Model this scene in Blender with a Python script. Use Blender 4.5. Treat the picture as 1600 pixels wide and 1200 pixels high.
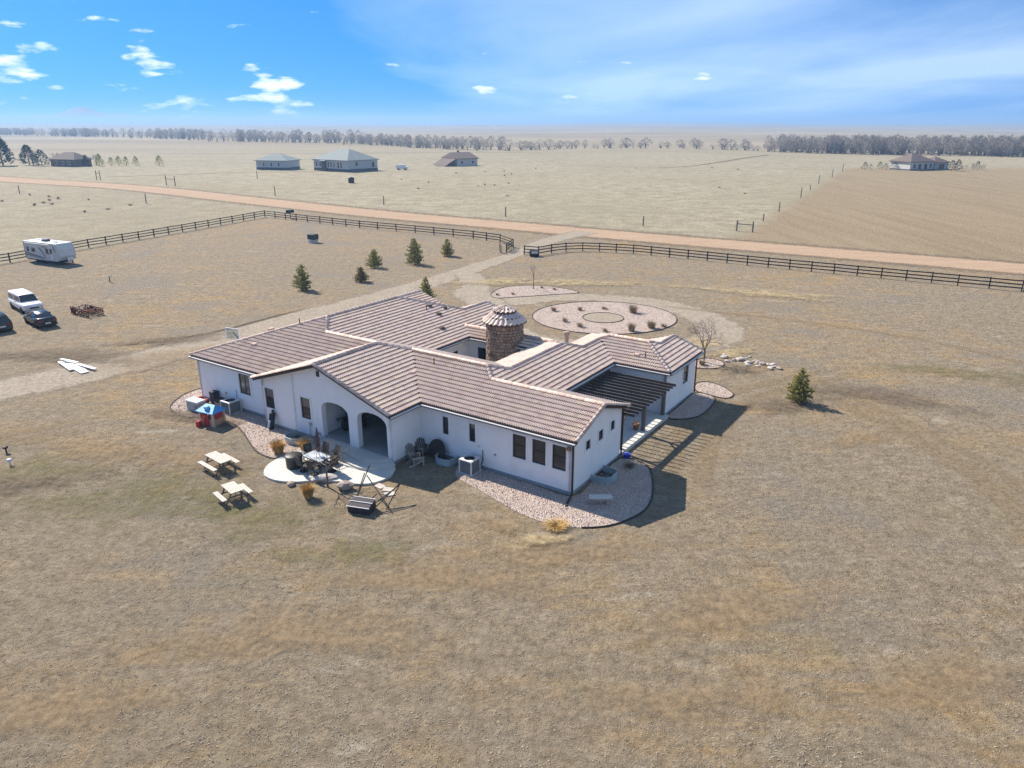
import bpy, math, random
from mathutils import Vector, Matrix
R=math.radians
random.seed(7)
S=bpy.context.scene
for o in list(bpy.data.objects): bpy.data.objects.remove(o)
COL=S.collection
# ---------------------------------------------------------------- camera, sky, sun, exposure
cam=bpy.data.cameras.new('camera'); cam.sensor_width=36; cam.lens=36*1150/1600; cam.clip_start=.5; cam.clip_end=60000
co=bpy.data.objects.new('camera',cam); COL.objects.link(co)
co.location=(0,0,19.5); co.rotation_euler=(R(90)-math.atan(410/1150),0,0)
S.camera=co
SUN_EL=39.8; SUN_AZ=-45.6          # degrees; azimuth measured from +Y towards +X
sd=bpy.data.lights.new('sun','SUN'); sd.energy=5.0; sd.angle=R(.5); sd.color=(1,.91,.79)
so=bpy.data.objects.new('sun',sd); COL.objects.link(so)
sdir=Vector((math.sin(R(SUN_AZ))*math.cos(R(SUN_EL)),math.cos(R(SUN_AZ))*math.cos(R(SUN_EL)),math.sin(R(SUN_EL))))
so.rotation_euler=sdir.to_track_quat('Z','Y').to_euler(); so.location=(-60,60,80)
W=bpy.data.worlds.new('World'); S.world=W; W.use_nodes=True
S.view_settings.view_transform='Standard'; S.view_settings.look='None'; S.view_settings.gamma=1
S.view_settings.use_curve_mapping=False; S.view_settings.exposure=0.8
S.render.engine='CYCLES'; cy=S.cycles
cy.max_bounces=5; cy.diffuse_bounces=2; cy.glossy_bounces=2; cy.transmission_bounces=2; cy.transparent_max_bounces=24; cy.volume_bounces=0
cy.use_adaptive_sampling=True; cy.adaptive_threshold=.012; cy.use_denoising=True; cy.denoiser='OPENIMAGEDENOISE'; cy.denoising_input_passes='RGB_ALBEDO_NORMAL'; cy.denoising_prefilter='NONE'; cy.caustics_reflective=False; cy.caustics_refractive=False

class NT:
    def __init__(s,tree): s.t=tree
    def n(s,typ,ins=None,**kw):
        nd=s.t.nodes.new('ShaderNode'+typ)
        for k,v in kw.items(): setattr(nd,k,v)
        for k,v in (ins or {}).items():
            if isinstance(v,bpy.types.NodeSocket): s.t.links.new(v,nd.inputs[k])
            else: nd.inputs[k].default_value=v
        return nd
    def noise(s,vec,scale,detail=4,rough=.55,dist=0):
        return s.n('TexNoise',{'Vector':vec,'Scale':scale,'Detail':detail,'Roughness':rough,'Distortion':dist}).outputs[0]
    def ramp(s,fac,stops,interp='LINEAR'):
        nd=s.n('ValToRGB',{'Fac':fac}); cr=nd.color_ramp; cr.interpolation=interp
        while len(cr.elements)<len(stops): cr.elements.new(.5)
        for e,(p,c) in zip(cr.elements,stops):
            e.position=p; e.color=(c if len(c)==4 else tuple(c)+(1,)) if not isinstance(c,(int,float)) else (c,c,c,1)
        return nd.outputs[0]
    def mix(s,fac,a,b,mode='MIX'):
        nd=s.n('MixRGB',{'Fac':fac},blend_type=mode)
        for k,v in (('Color1',a),('Color2',b)):
            if isinstance(v,bpy.types.NodeSocket): s.t.links.new(v,nd.inputs[k])
            else: nd.inputs[k].default_value=tuple(v)+(1,) if len(v)==3 else v
        return nd.outputs[0]
    def math(s,op,a,b=0,c=None,clamp=False):
        nd=s.n('Math',operation=op,use_clamp=clamp)
        for i,v in enumerate((a,b,c)):
            if v is None: continue
            if isinstance(v,bpy.types.NodeSocket): s.t.links.new(v,nd.inputs[i])
            else: nd.inputs[i].default_value=v
        return nd.outputs[0]
    def maprange(s,v,a,b,c=0,d=1):
        return s.n('MapRange',{0:v,1:a,2:b,3:c,4:d}).outputs[0]

# --- sky: Nishita with thin cirrus and small cumulus worked out on a flat cloud deck
def make_world():
    t=W.node_tree; t.nodes.clear(); k=NT(t)
    gen=k.n('TexCoord').outputs['Generated']
    sep=k.n('SeparateXYZ',{0:gen})
    z=k.math('MAXIMUM',sep.outputs[2],0.0)
    zz=k.math('ADD',k.math('MULTIPLY',z,1.0),.0)
    lift=k.n('CombineXYZ',{0:sep.outputs[0],1:sep.outputs[1],2:k.math('MULTIPLY_ADD',z,1.4,.30)}).outputs[0]
    sky=k.n('TexSky',sky_type='NISHITA'); sky.sun_disc=False
    t.links.new(k.n('VectorMath',{0:lift},operation='NORMALIZE').outputs[0],sky.inputs[0])
    sky.sun_elevation=R(SUN_EL); sky.sun_rotation=R(SUN_AZ); sky.altitude=1900; sky.air_density=1.0; sky.dust_density=.35; sky.ozone_density=3.0
    den=k.math('ADD',z,.055)
    px=k.math('DIVIDE',sep.outputs[0],den); py=k.math('DIVIDE',sep.outputs[1],den)
    pl=k.n('CombineXYZ',{0:px,1:py,2:0.0}).outputs[0]
    # wide veil of cirrus, thicker to the east (+X)
    v1=k.noise(k.n('Mapping',{'Vector':pl,'Scale':(.34,.15,1),'Location':(3.1,1.7,0)}).outputs[0],1.0,8,.55,.35)
    v2=k.noise(k.n('Mapping',{'Vector':pl,'Scale':(.10,.06,1),'Location':(0.4,5.2,0)}).outputs[0],1.0,3,.5,.2)
    east=k.maprange(sep.outputs[0],-.45,.0,-.13,.085)
    veil=k.maprange(k.math('ADD',k.math('ADD',k.math('MULTIPLY',v1,.6),k.math('MULTIPLY',v2,.5)),east),.50,.74)
    # small cumulus low in the sky
    c1=k.noise(k.n('Mapping',{'Vector':gen,'Scale':(13,13,52),'Location':(1.3,0.6,2.2)}).outputs[0],1.0,6,.52,.1)
    c2=k.noise(k.n('Mapping',{'Vector':gen,'Scale':(4,4,12),'Location':(4.3,0.1,1.2)}).outputs[0],1.0,2)
    west=k.maprange(sep.outputs[0],-.65,-.1,.05,-.06)
    cum=k.maprange(k.math('ADD',k.math('ADD',k.math('MULTIPLY',c1,.75),k.math('MULTIPLY',c2,.3)),west),.60,.67)
    hsv=k.n('HueSaturation',{'Saturation':1.25,'Value':1.0,'Color':sky.outputs[0]}).outputs[0]
    deep=k.mix(1.0,hsv,(.40,.80,.92),'MULTIPLY')
    a=k.mix(k.math('MULTIPLY',veil,.48),deep,(5.0,5.9,6.5))
    b=k.mix(k.math('MULTIPLY',cum,.85),a,(6.4,6.7,7.0))
    bg=k.n('Background',{'Color':b,'Strength':.13})
    t.links.new(bg.outputs[0],k.n('OutputWorld').inputs[0])
make_world()

# ---------------------------------------------------------------- mesh helpers
class MB:
    def __init__(s): s.v=[]; s.f=[]
    def add(s,vs,fs):
        b=len(s.v); s.v+= [tuple(p) for p in vs]; s.f+=[tuple(i+b for i in f) for f in fs]; return s
    def box(s,x0,x1,y0,y1,z0,z1,bev=0):
        if bev: 
            b=bev
            p=[(x0+b,y0),(x1-b,y0),(x1,y0+b),(x1,y1-b),(x1-b,y1),(x0+b,y1),(x0,y1-b),(x0,y0+b)]
            q=[(x0+2*b,y0+b),(x1-2*b,y0+b),(x1-b,y0+2*b),(x1-b,y1-2*b),(x1-2*b,y1-b),(x0+2*b,y1-b),(x0+b,y1-2*b),(x0+b,y0+2*b)]
            n=8; vs=[(*a,z0) for a in p]+[(*a,z1-b) for a in p]+[(*a,z1) for a in q]
            fs=[tuple(range(n-1,-1,-1)),tuple(range(2*n,3*n))]
            for r in range(2):
                for i in range(n): fs.append((r*n+i,r*n+(i+1)%n,(r+1)*n+(i+1)%n,(r+1)*n+i))
            return s.add(vs,fs)
        return s.add([(x0,y0,z0),(x1,y0,z0),(x1,y1,z0),(x0,y1,z0),(x0,y0,z1),(x1,y0,z1),(x1,y1,z1),(x0,y1,z1)],
            [(3,2,1,0),(4,5,6,7),(0,1,5,4),(1,2,6,5),(2,3,7,6),(3,0,4,7)])
    def prism(s,poly,z0,z1,top=None):
        n=len(poly); q=top or poly
        return s.add([(x,y,z0) for x,y in poly]+[(x,y,z1) for x,y in q],
            [tuple(range(n-1,-1,-1)),tuple(range(n,2*n))]+[(i,(i+1)%n,n+(i+1)%n,n+i) for i in range(n)])
    def sideprism(s,prof,y0,y1,prof1=None):   # profile in xz, extruded along y
        n=len(prof); p1=prof1 or prof
        return s.add([(x,y0,z) for x,z in prof]+[(x,y1,z) for x,z in p1],
            [tuple(range(n)),tuple(range(2*n-1,n-1,-1))]+[(i,n+i,n+(i+1)%n,(i+1)%n) for i in range(n)])
    def tube(s,pts,r,n=6,cap=True):
        pts=[Vector(p) for p in pts]; rs=r if isinstance(r,(list,tuple)) else [r]*len(pts)
        rings=[]; up=None
        for i,p in enumerate(pts):
            d=(pts[min(i+1,len(pts)-1)]-pts[max(i-1,0)])
            if d.length<1e-6: d=Vector((0,0,1))
            d.normalize()
            a=d.orthogonal().normalized() if up is None else (up-d*up.dot(d))
            if a.length<1e-4: a=d.orthogonal()
            a.normalize(); up=a; b=d.cross(a)
            rings.append([p+(a*math.cos(2*math.pi*j/n)+b*math.sin(2*math.pi*j/n))*rs[i] for j in range(n)])
        vs=[q for ring in rings for q in ring]; fs=[]
        for i in range(len(pts)-1):
            for j in range(n): fs.append((i*n+j,i*n+(j+1)%n,(i+1)*n+(j+1)%n,(i+1)*n+j))
        if cap: fs+= [tuple(range(n-1,-1,-1)),tuple(range(len(vs)-n,len(vs)))]
        return s.add(vs,fs)
    def bar(s,a,b,w,h):   # rectangular bar from a to b
        a=Vector(a); b=Vector(b); d=(b-a).normalized(); up=Vector((0,0,1))
        if abs(d.z)>.95: up=Vector((1,0,0))
        x=d.cross(up).normalized()*w/2; y=x.normalized().cross(d).normalized()*h/2
        vs=[a-x-y,a+x-y,a+x+y,a-x+y,b-x-y,b+x-y,b+x+y,b-x+y]
        return s.add(vs,[(3,2,1,0),(4,5,6,7),(0,1,5,4),(1,2,6,5),(2,3,7,6),(3,0,4,7)])
    def lathe(s,prof,n=16,c=(0,0)):
        vs=[(c[0]+r*math.cos(2*math.pi*j/n),c[1]+r*math.sin(2*math.pi*j/n),z) for r,z in prof for j in range(n)]; fs=[]
        for i in range(len(prof)-1):
            for j in range(n): fs.append((i*n+j,i*n+(j+1)%n,(i+1)*n+(j+1)%n,(i+1)*n+j))
        fs+=[tuple(range(n-1,-1,-1)),tuple(range((len(prof)-1)*n,len(prof)*n))]
        return s.add(vs,fs)
    def mesh(s,name,mat,smooth=False):
        me=bpy.data.meshes.new(name); me.from_pydata(s.v,[],s.f); me.update()
        if mat: me.materials.append(mat)
        if smooth: me.polygons.foreach_set('use_smooth',[True]*len(me.polygons))
        return me
    def build(s,name,mat,parent=None,smooth=False,loc=None,rz=None):
        return obj(name,s.mesh(name,mat,smooth),parent,loc,rz)
def obj(name,me,parent=None,loc=None,rz=None):
    o=bpy.data.objects.new(name,me); COL.objects.link(o)
    if parent is not None: o.parent=parent
    if loc is not None: o.location=loc
    if rz is not None: o.rotation_euler=(0,0,rz)
    return o
def tag(o,label=None,cat=None,group=None,kind=None):
    for k,v in (('label',label),('category',cat),('group',group),('kind',kind)):
        if v: o[k]=v
    return o
def thing(name,label,cat,loc=(0,0,0),rz=0,group=None): return tag(obj(name,None,None,loc,rz),label,cat,group)
def copy_tree(o,parent=None):
    c=o.copy(); COL.objects.link(c); c.parent=parent
    for ch in o.children: copy_tree(ch,c)
    return c

# ---------------------------------------------------------------- materials
MATS={}
def mat(name,col,rough=.8,var=.12,scale=3.0,bump=0.0,bscale=20,spec=.3,metal=0,island=0,dirt=None):
    if name in MATS: return MATS[name]
    m=bpy.data.materials.new(name); m.use_nodes=True; t=m.node_tree; t.nodes.clear(); k=NT(t)
    tc=k.n('TexCoord').outputs['Object']
    n=k.noise(tc,scale,6,.6)
    c=k.mix(k.maprange(n,.3,.7),[x*(1-var) for x in col],[min(1,x*(1+var)) for x in col])
    if island:
        ri=k.n('NewGeometry').outputs['Random Per Island']
        c=k.mix(1.0,c,k.ramp(ri,[(0,(1-island,)*3),(1,(1+island*.6,1+island*.55,1+island*.5))]),'MULTIPLY')
    if dirt:
        c=k.mix(k.maprange(k.noise(tc,dirt[1],5,.65),.5,.75,0,dirt[2]),c,dirt[0])
    p=k.n('BsdfPrincipled',{'Base Color':c,'Roughness':rough,'Specular IOR Level':spec,'Metallic':metal})
    if bump:
        b=k.n('Bump',{'Strength':1.0,'Distance':bump,'Height':k.noise(tc,bscale,5,.6)}); t.links.new(b.outputs[0],p.inputs['Normal'])
    t.links.new(p.outputs[0],k.n('OutputMaterial').inputs[0]); MATS[name]=m; return m
def glassmat(name,col=(.03,.035,.04),rough=.06):
    m=mat(name,col,rough,.25,1.5,0,1,.6); return m
M=dict(
 stucco=mat('white_stucco',(.88,.88,.87),.9,.03,1.2,.006,40,.2,dirt=((.68,.65,.6),.7,.25)),
 found=mat('foundation_concrete',(.34,.35,.36),.9,.12,4,.004,25),
 concrete=mat('patio_concrete',(.56,.55,.50),.85,.06,1.3,.003,40,.25,dirt=((.45,.43,.38),.8,.35)),
 brown=mat('dark_brown_trim',(.055,.034,.026),.55,.15,5),
 black=mat('black_paint',(.018,.017,.017),.5,.2,6),
 frame=mat('bronze_window_frame',(.04,.032,.028),.45,.1,5),
 glass=glassmat('window_glass'),
 glass2=glassmat('window_glass_blinds',(.17,.15,.12),.12),
 wood=mat('weathered_wood',(.22,.17,.13),.85,.25,6,.004,30),
 palewood=mat('pale_picnic_wood',(.56,.52,.45),.85,.15,5,.003,30,island=.15),
 pergw=mat('pergola_timber',(.17,.14,.12),.8,.2,5,.003,30),
 pergd=mat('pergola_rafter_paint',(.10,.085,.075),.6,.2,5),
 steel=mat('galvanised_steel',(.36,.42,.44),.5,.15,3,.004,18,.4),
 grey=mat('grey_metal_cabinet',(.42,.43,.42),.55,.08,4),
 acg=mat('condenser_grey',(.20,.215,.215),.5,.12,8),
 light=mat('light_grey_plastic',(.68,.68,.66),.5,.05,4),
 white=mat('white_gloss_paint',(.80,.80,.80),.3,.03,2,spec=.5),
 blackcar=mat('black_car_paint',(.012,.014,.016),.22,.1,2,spec=.5),
 greycar=mat('dark_teal_car_paint',(.025,.04,.042),.25,.1,2,spec=.5),
 tyre=mat('tyre_rubber',(.02,.02,.02),.85,.2,6),
 rim=mat('alloy_rim',(.45,.45,.46),.35,.1,4,metal=.6),
 redlamp=mat('red_lamp',(.28,.02,.015),.25,.1,4),
 lamp=mat('clear_lamp',(.6,.6,.6),.15,.1,4),
 fence=mat('dark_fence_wood',(.032,.027,.025),.75,.3,6,.003,30),
 rock=mat('sandstone_rock',(.36,.29,.24),.9,.3,2.5,.03,6),
 paler=mat('pale_rock',(.50,.45,.40),.9,.2,3,.02,8),
 rust=mat('rusty_red_metal',(.16,.045,.028),.8,.4,9,island=.4),
 blue=mat('blue_plastic_roof',(.08,.33,.72),.4,.1,5),
 red=mat('red_plastic',(.42,.035,.035),.4,.15,5),
 tan=mat('tan_plastic',(.55,.36,.22),.55,.1,5),
 bark=mat('grey_bark',(.17,.13,.105),.9,.3,8,.01,20),
 twig=mat('bare_twig',(.26,.205,.17),.9,.2,8),
 sling=mat('dark_sling_fabric',(.055,.05,.042),.8,.2,10),
 glasst=mat('table_glass',(.5,.55,.6),.08,.1,3,spec=.7),
 umbrella=mat('plum_umbrella_cloth',(.12,.065,.075),.85,.2,5),
 soil=mat('bare_soil',(.30,.21,.145),.95,.25,3,.02,10),
 edge=mat('dark_lawn_edging',(.05,.042,.036),.8,.2,5),
 cream=mat('old_siding',(.52,.52,.48),.85,.08,2),
 greyside=mat('pale_blue_siding',(.42,.46,.48),.8,.06,1.5),
 greenroof=mat('grey_green_shingle',(.24,.27,.26),.9,.12,2,.01,8),
 darkstone=mat('grey_wainscot',(.10,.105,.12),.9,.2,3),
 brownroof=mat('brown_shingle',(.15,.115,.10),.9,.15,2,.01,8),
 straw=mat('dry_straw_grass',(.56,.36,.13),.9,.25,3,island=.35),
 drygrass=mat('grey_dry_grass',(.36,.28,.19),.9,.25,3,island=.35),
)
def tilemat():
    m=bpy.data.materials.new('clay_roof_tile'); m.use_nodes=True; t=m.node_tree; t.nodes.clear(); k=NT(t)
    ri=k.n('NewGeometry').outputs['Random Per Island']; tc=k.n('TexCoord').outputs['Object']
    c=k.ramp(ri,[(0,(.60,.45,.37)),(.3,(.68,.53,.45)),(.55,(.71,.57,.475)),(.8,(.73,.60,.45)),(1,(.64,.53,.48))])
    c=k.mix(k.maprange(k.noise(tc,.35,4,.6),.35,.7,0,.45),c,(.66,.55,.50))
    c=k.mix(k.maprange(k.noise(tc,9,4,.6),.4,.75,0,.25),c,(.52,.43,.38))
    p=k.n('BsdfPrincipled',{'Base Color':c,'Roughness':.85,'Specular IOR Level':.25})
    t.links.new(p.outputs[0],k.n('OutputMaterial').inputs[0]); return m
M['tile']=tilemat(); M['butt_shade']=mat('tile_butt_shade',(.10,.07,.06),.9,.2,4)  # second one puts the shade at the tile butts into the colour
def stonemat():
    m=bpy.data.materials.new('turret_stone'); m.use_nodes=True; t=m.node_tree; t.nodes.clear(); k=NT(t)
    ri=k.n('NewGeometry').outputs['Random Per Island']; tc=k.n('TexCoord').outputs['Object']
    c=k.ramp(ri,[(0,(.20,.13,.095)),(.35,(.33,.23,.17)),(.6,(.27,.215,.185)),(.8,(.42,.31,.22)),(1,(.24,.165,.14))])
    c=k.mix(k.maprange(k.noise(tc,6,5,.6),.4,.7,0,.4),c,(.22,.17,.14))
    p=k.n('BsdfPrincipled',{'Base Color':c,'Roughness':.9,'Specular IOR Level':.2})
    b=k.n('Bump',{'Strength':1.0,'Distance':.02,'Height':k.noise(tc,9,5,.6)}); t.links.new(b.outputs[0],p.inputs['Normal'])
    t.links.new(p.outputs[0],k.n('OutputMaterial').inputs[0]); return m
M['stone']=stonemat()
def needlemat(name,c0,c1,c2):
    m=bpy.data.materials.new(name); m.use_nodes=True; t=m.node_tree; t.nodes.clear(); k=NT(t)
    ri=k.n('NewGeometry').outputs['Random Per Island']
    c=k.ramp(ri,[(0,c0),(.5,c1),(1,c2)])
    p=k.n('BsdfPrincipled',{'Base Color':c,'Roughness':.8,'Specular IOR Level':.2})
    mx=k.n('MixShader',{0:.35,1:p.outputs[0],2:k.n('BsdfTranslucent',{'Color':c}).outputs[0]})
    t.links.new(mx.outputs[0],k.n('OutputMaterial').inputs[0]); return m
M['needle']=needlemat('pine_needles',(.19,.205,.055),(.34,.335,.095),(.48,.43,.15))
M['needleD']=needlemat('dark_evergreen_needles',(.022,.034,.020),(.045,.058,.032),(.075,.085,.045))
M['needleY']=needlemat('yellowed_pine_needles',(.14,.12,.05),(.24,.20,.085),(.33,.27,.13))
M['farwood']=needlemat('leafless_creek_wood',(.22,.195,.18),(.30,.27,.24),(.38,.345,.31))

# ground material: short winter prairie, paler beyond the road, mown field to the east
def groundmat():
    m=bpy.data.materials.new('winter_prairie'); m.use_nodes=True; t=m.node_tree; t.nodes.clear(); k=NT(t)
    pos=k.n('NewGeometry').outputs['Position']; sep=k.n('SeparateXYZ',{0:pos})
    X,Y=sep.outputs[0],sep.outputs[1]
    big=k.noise(pos,.045,3,.6); mid=k.noise(pos,.22,4,.62,.3); sm=k.noise(pos,1.1,4,.65); fine=k.noise(pos,6.5,3,.7); vf=k.noise(pos,21,1,.7)
    aniso=k.noise(k.n('Mapping',{'Vector':pos,'Rotation':(0,0,R(-28)),'Scale':(.25,1.3,1)}).outputs[0],.9,4,.62)
    base=k.ramp(sm,[(.28,(.215,.185,.145)),(.5,(.295,.252,.198)),(.72,(.36,.315,.255))])
    tanm=k.maprange(k.math('ADD',k.math('MULTIPLY',mid,.55),k.math('MULTIPLY',big,.55)),.52,.66)
    tanm=k.math('MULTIPLY',tanm,k.maprange(aniso,.36,.62))
    c=k.mix(k.math('MULTIPLY',tanm,.9),base,k.ramp(sm,[(.3,(.32,.225,.12)),(.7,(.46,.335,.19))]))
    greym=k.maprange(k.noise(pos,.09,3,.6),.52,.66)
    c=k.mix(k.math('MULTIPLY',greym,.8),c,(.255,.236,.215))
    straw=k.maprange(k.math('MULTIPLY_ADD',aniso,.6,k.math('MULTIPLY',fine,.4)),.56,.70)
    c=k.mix(k.math('MULTIPLY',straw,.45),c,(.45,.40,.31))
    green=k.math('MULTIPLY',k.maprange(k.noise(pos,.13,3,.6),.56,.70),k.maprange(sm,.4,.6))
    c=k.mix(k.math('MULTIPLY',green,.35),c,(.215,.215,.115))
    # beyond the road: pale bleached grass
    beyond=k.math('MULTIPLY_ADD',X,.6466,Y)                       # road lies at X*.6466+Y ~ 150
    fm=k.maprange(k.math('ADD',beyond,k.math('MULTIPLY',mid,8)),152,164)
    pale=k.ramp(k.math('MULTIPLY_ADD',mid,.5,k.math('MULTIPLY',sm,.5)),[(.34,(.23,.21,.155)),(.5,(.36,.335,.26)),(.66,(.49,.47,.385))])
    pale=k.mix(k.maprange(k.noise(pos,.016,3,.6),.45,.65,0,.65),pale,(.31,.285,.215))
    # mown field east of the property line through (44,140) and (137,317)
    ln=k.math('SUBTRACT',k.math('MULTIPLY',X,1.91),k.math('SUBTRACT',Y,56.0))
    mow=k.maprange(k.math('ADD',ln,k.math('MULTIPLY',sm,6)),0,8)
    mow=k.math('MULTIPLY',mow,k.maprange(Y,330,350,1,0))
    stripes=k.noise(k.n('Mapping',{'Vector':pos,'Rotation':(0,0,R(-27.6)),'Scale':(.35,.02,1)}).outputs[0],1,3)
    mown=k.ramp(k.math('MULTIPLY_ADD',stripes,.5,k.math('MULTIPLY',sm,.5)),[(.3,(.255,.205,.14)),(.7,(.375,.315,.225))])
    pale=k.mix(mow,pale,mown)
    dist=k.n('VectorMath',{0:pos},operation='LENGTH').outputs['Value']
    farc=k.ramp(k.noise(k.n('Mapping',{'Vector':pos,'Scale':(.0012,.004,1)}).outputs[0],1,4,.6),[(.3,(.24,.205,.15)),(.5,(.345,.30,.225)),(.72,(.43,.39,.30))])
    pale=k.mix(k.maprange(dist,420,800),pale,farc)
    white=k.maprange(k.noise(k.n('Mapping',{'Vector':pos,'Rotation':(0,0,R(20)),'Scale':(.5,1.2,1)}).outputs[0],.42,6,.72),.60,.72)
    c=k.mix(k.math('MULTIPLY',white,.75),c,(.50,.475,.43))
    fl=k.maprange(k.math('SUBTRACT',k.math('MULTIPLY',X,.938),k.math('MULTIPLY',Y,.346)),-108.5,-104.5,.8,0)
    fm=k.math('MAXIMUM',fm,fl)
    c=k.mix(fm,c,pale)
    det=k.noise(pos,3.2,7,.80)
    c=k.mix(1.0,c,k.ramp(det,[(.30,.50),(.47,.93),(.60,1.16),(.75,1.45)]),'MULTIPLY')
    c=k.mix(k.maprange(vf,.35,.65,.0,.35),c,k.mix(1.0,c,(.55,.53,.5),'MULTIPLY'))
    c=k.mix(1.0,c,(.95,.89,.78),'MULTIPLY')
    p=k.n('BsdfPrincipled',{'Base Color':c,'Roughness':.95,'Specular IOR Level':.1})
    hgt=k.math('ADD',k.math('MULTIPLY',k.noise(pos,1.7,8,.78),1.5),k.math('MULTIPLY',vf,.12))
    b=k.n('Bump',{'Strength':1.0,'Distance':.16,'Height':hgt}); t.links.new(b.outputs[0],p.inputs['Normal'])
    t.links.new(p.outputs[0],k.n('OutputMaterial').inputs[0]); return m
M['ground']=groundmat()
# feathered sheets (worn tracks, road, patches): colour with a soft ragged edge given by the mesh attribute "fade"
def sheetmat(name,c0,c1,scale=1.2,soft=.35,bump=.03,streak=None,op=1.0,c2=None,en=2.0):
    m=bpy.data.materials.new(name); m.use_nodes=True; t=m.node_tree; t.nodes.clear(); k=NT(t)
    pos=k.n('NewGeometry').outputs['Position']
    vec=k.n('Mapping',{'Vector':pos,'Rotation':(0,0,streak[0]),'Scale':streak[1]}).outputs[0] if streak else pos
    n=k.noise(vec,scale,4,.62); f=k.noise(pos,7,3,.7)
    c=k.mix(k.maprange(n,.3,.7),c0,c1)
    if c2: c=k.mix(k.maprange(k.noise(pos,.35,5,.6),.5,.7,0,.6),c,c2)
    c=k.mix(k.maprange(f,.4,.75,0,.35),c,[x*.6 for x in c0])
    c=k.mix(1.0,c,(.93,.87,.76),'MULTIPLY')
    c=k.mix(1.0,c,k.ramp(k.noise(pos,3.2,6,.80),[(.30,.52),(.47,.93),(.60,1.16),(.75,1.42)]),'MULTIPLY')
    p=k.n('BsdfPrincipled',{'Base Color':c,'Roughness':.95,'Specular IOR Level':.1})
    b=k.n('Bump',{'Strength':1.0,'Distance':bump*2.2,'Height':k.noise(pos,1.7,7,.78)}); t.links.new(b.outputs[0],p.inputs['Normal'])
    at=k.n('Attribute',attribute_name='fade').outputs['Fac']
    e=k.math('ADD',at,k.math('MULTIPLY',k.math('SUBTRACT',k.noise(pos,.8,5,.72),.5),en))
    a=k.math('MULTIPLY',k.maprange(e,.3,.3+soft*.75),op,clamp=True)
    mx=k.n('MixShader',{0:a,1:k.n('BsdfTransparent').outputs[0],2:p.outputs[0]})
    t.links.new(mx.outputs[0],k.n('OutputMaterial').inputs[0]); return m
M['road']=sheetmat('packed_pink_dirt_road',(.39,.29,.22),(.48,.37,.285),.5,.5,.02,(R(-32),(.2,1,1)),en=.8)
M['drive']=sheetmat('worn_gravel_drive',(.33,.295,.255),(.43,.39,.345),.8,.6,.03,None,.92,en=.9)
M['verge']=sheetmat('dark_road_verge',(.19,.155,.12),(.25,.21,.155),.6,.8,.05,None,.7)
M['track']=sheetmat('worn_wheel_track',(.30,.235,.155),(.39,.31,.21),.8,.8,.04,None,.32)
M['green']=sheetmat('green_winter_grass',(.20,.20,.09),(.28,.265,.14),1.0,1.2,.08,None,.5,en=2.8)
M['dirt']=sheetmat('bare_tan_dirt',(.33,.25,.165),(.42,.325,.22),.8,.9,.04,None,.45)
M['darkp']=sheetmat('dark_soil_patch',(.17,.14,.11),(.23,.19,.15),.8,.9,.05,None,.65)
M['strawp']=sheetmat('bleached_straw_patch',(.44,.36,.22),(.55,.47,.31),.8,.9,.06,None,.7)
def gravelmat(name,c0,c1):
    m=bpy.data.materials.new(name); m.use_nodes=True; t=m.node_tree; t.nodes.clear(); k=NT(t)
    pos=k.n('NewGeometry').outputs['Position']
    v=k.n('TexVoronoi',{'Vector':pos,'Scale':15.0}); 
    c=k.mix(k.n('SeparateColor',{0:v.outputs['Color']}).outputs[0],c0,c1)
    c=k.mix(k.maprange(k.noise(pos,1.2,5,.6),.42,.7,0,.45),c,(.36,.27,.20))
    c=k.mix(k.maprange(v.outputs['Distance'],.35,.75,0,.6),c,[x*.45 for x in c0])
    p=k.n('BsdfPrincipled',{'Base Color':c,'Roughness':.95,'Specular IOR Level':.15})
    b=k.n('Bump',{'Strength':1.0,'Distance':.06,'Height':k.math('SUBTRACT',1.0,v.outputs['Distance'])}); t.links.new(b.outputs[0],p.inputs['Normal'])
    t.links.new(p.outputs[0],k.n('OutputMaterial').inputs[0]); return m
M['gravel']=gravelmat('pink_river_gravel',(.47,.36,.30),(.68,.58,.50))
M['pebble']=mat('pink_pebbles',(.58,.46,.40),.9,.15,2,island=.4)
# ---------------------------------------------------------------- ground, roads, far hills
from mathutils import noise as mnoise
def fbm(x,y,o=4):
    return mnoise.fractal(Vector((x,y,3.3)),1.0,2.0,o)
def gz(x,y):
    d=math.hypot(x,y)
    if d<520: return 0.0
    k=min(1,(d-520)/900)
    return k*(fbm(x/1500+5,y/2600+1)*.0026*d+ .0008*(d-520)*(.5+.5*math.tanh((y-2000)/1500))-2.0*k)
def make_ground():
    na=300; rad=[0]; r=6.0
    while r<12600: rad.append(r); r*=1.062
    vs=[(0,0,0)]; fs=[]
    for r in rad[1:]:
        for j in range(na):
            a=2*math.pi*j/na; x,y=r*math.cos(a),r*math.sin(a); vs.append((x,y,gz(x,y)))
    for j in range(na): fs.append((0,1+j,1+(j+1)%na))
    for i in range(len(rad)-2):
        for j in range(na):
            a=1+i*na+j; b=1+i*na+(j+1)%na; fs.append((a,a+na,b+na,b))
    m=MB(); m.v=vs; m.f=fs
    return tag(m.build('ground',M['ground'],smooth=True),kind='structure')
make_ground()
def fade_obj(name,vs,fs,fade,material,kind='structure'):
    me=bpy.data.meshes.new(name); me.from_pydata(vs,[],fs); me.update(); me.materials.append(material)
    at=me.attributes.new('fade','FLOAT','POINT'); at.data.foreach_set('value',fade)
    return tag(obj(name,me),kind=kind)
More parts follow.
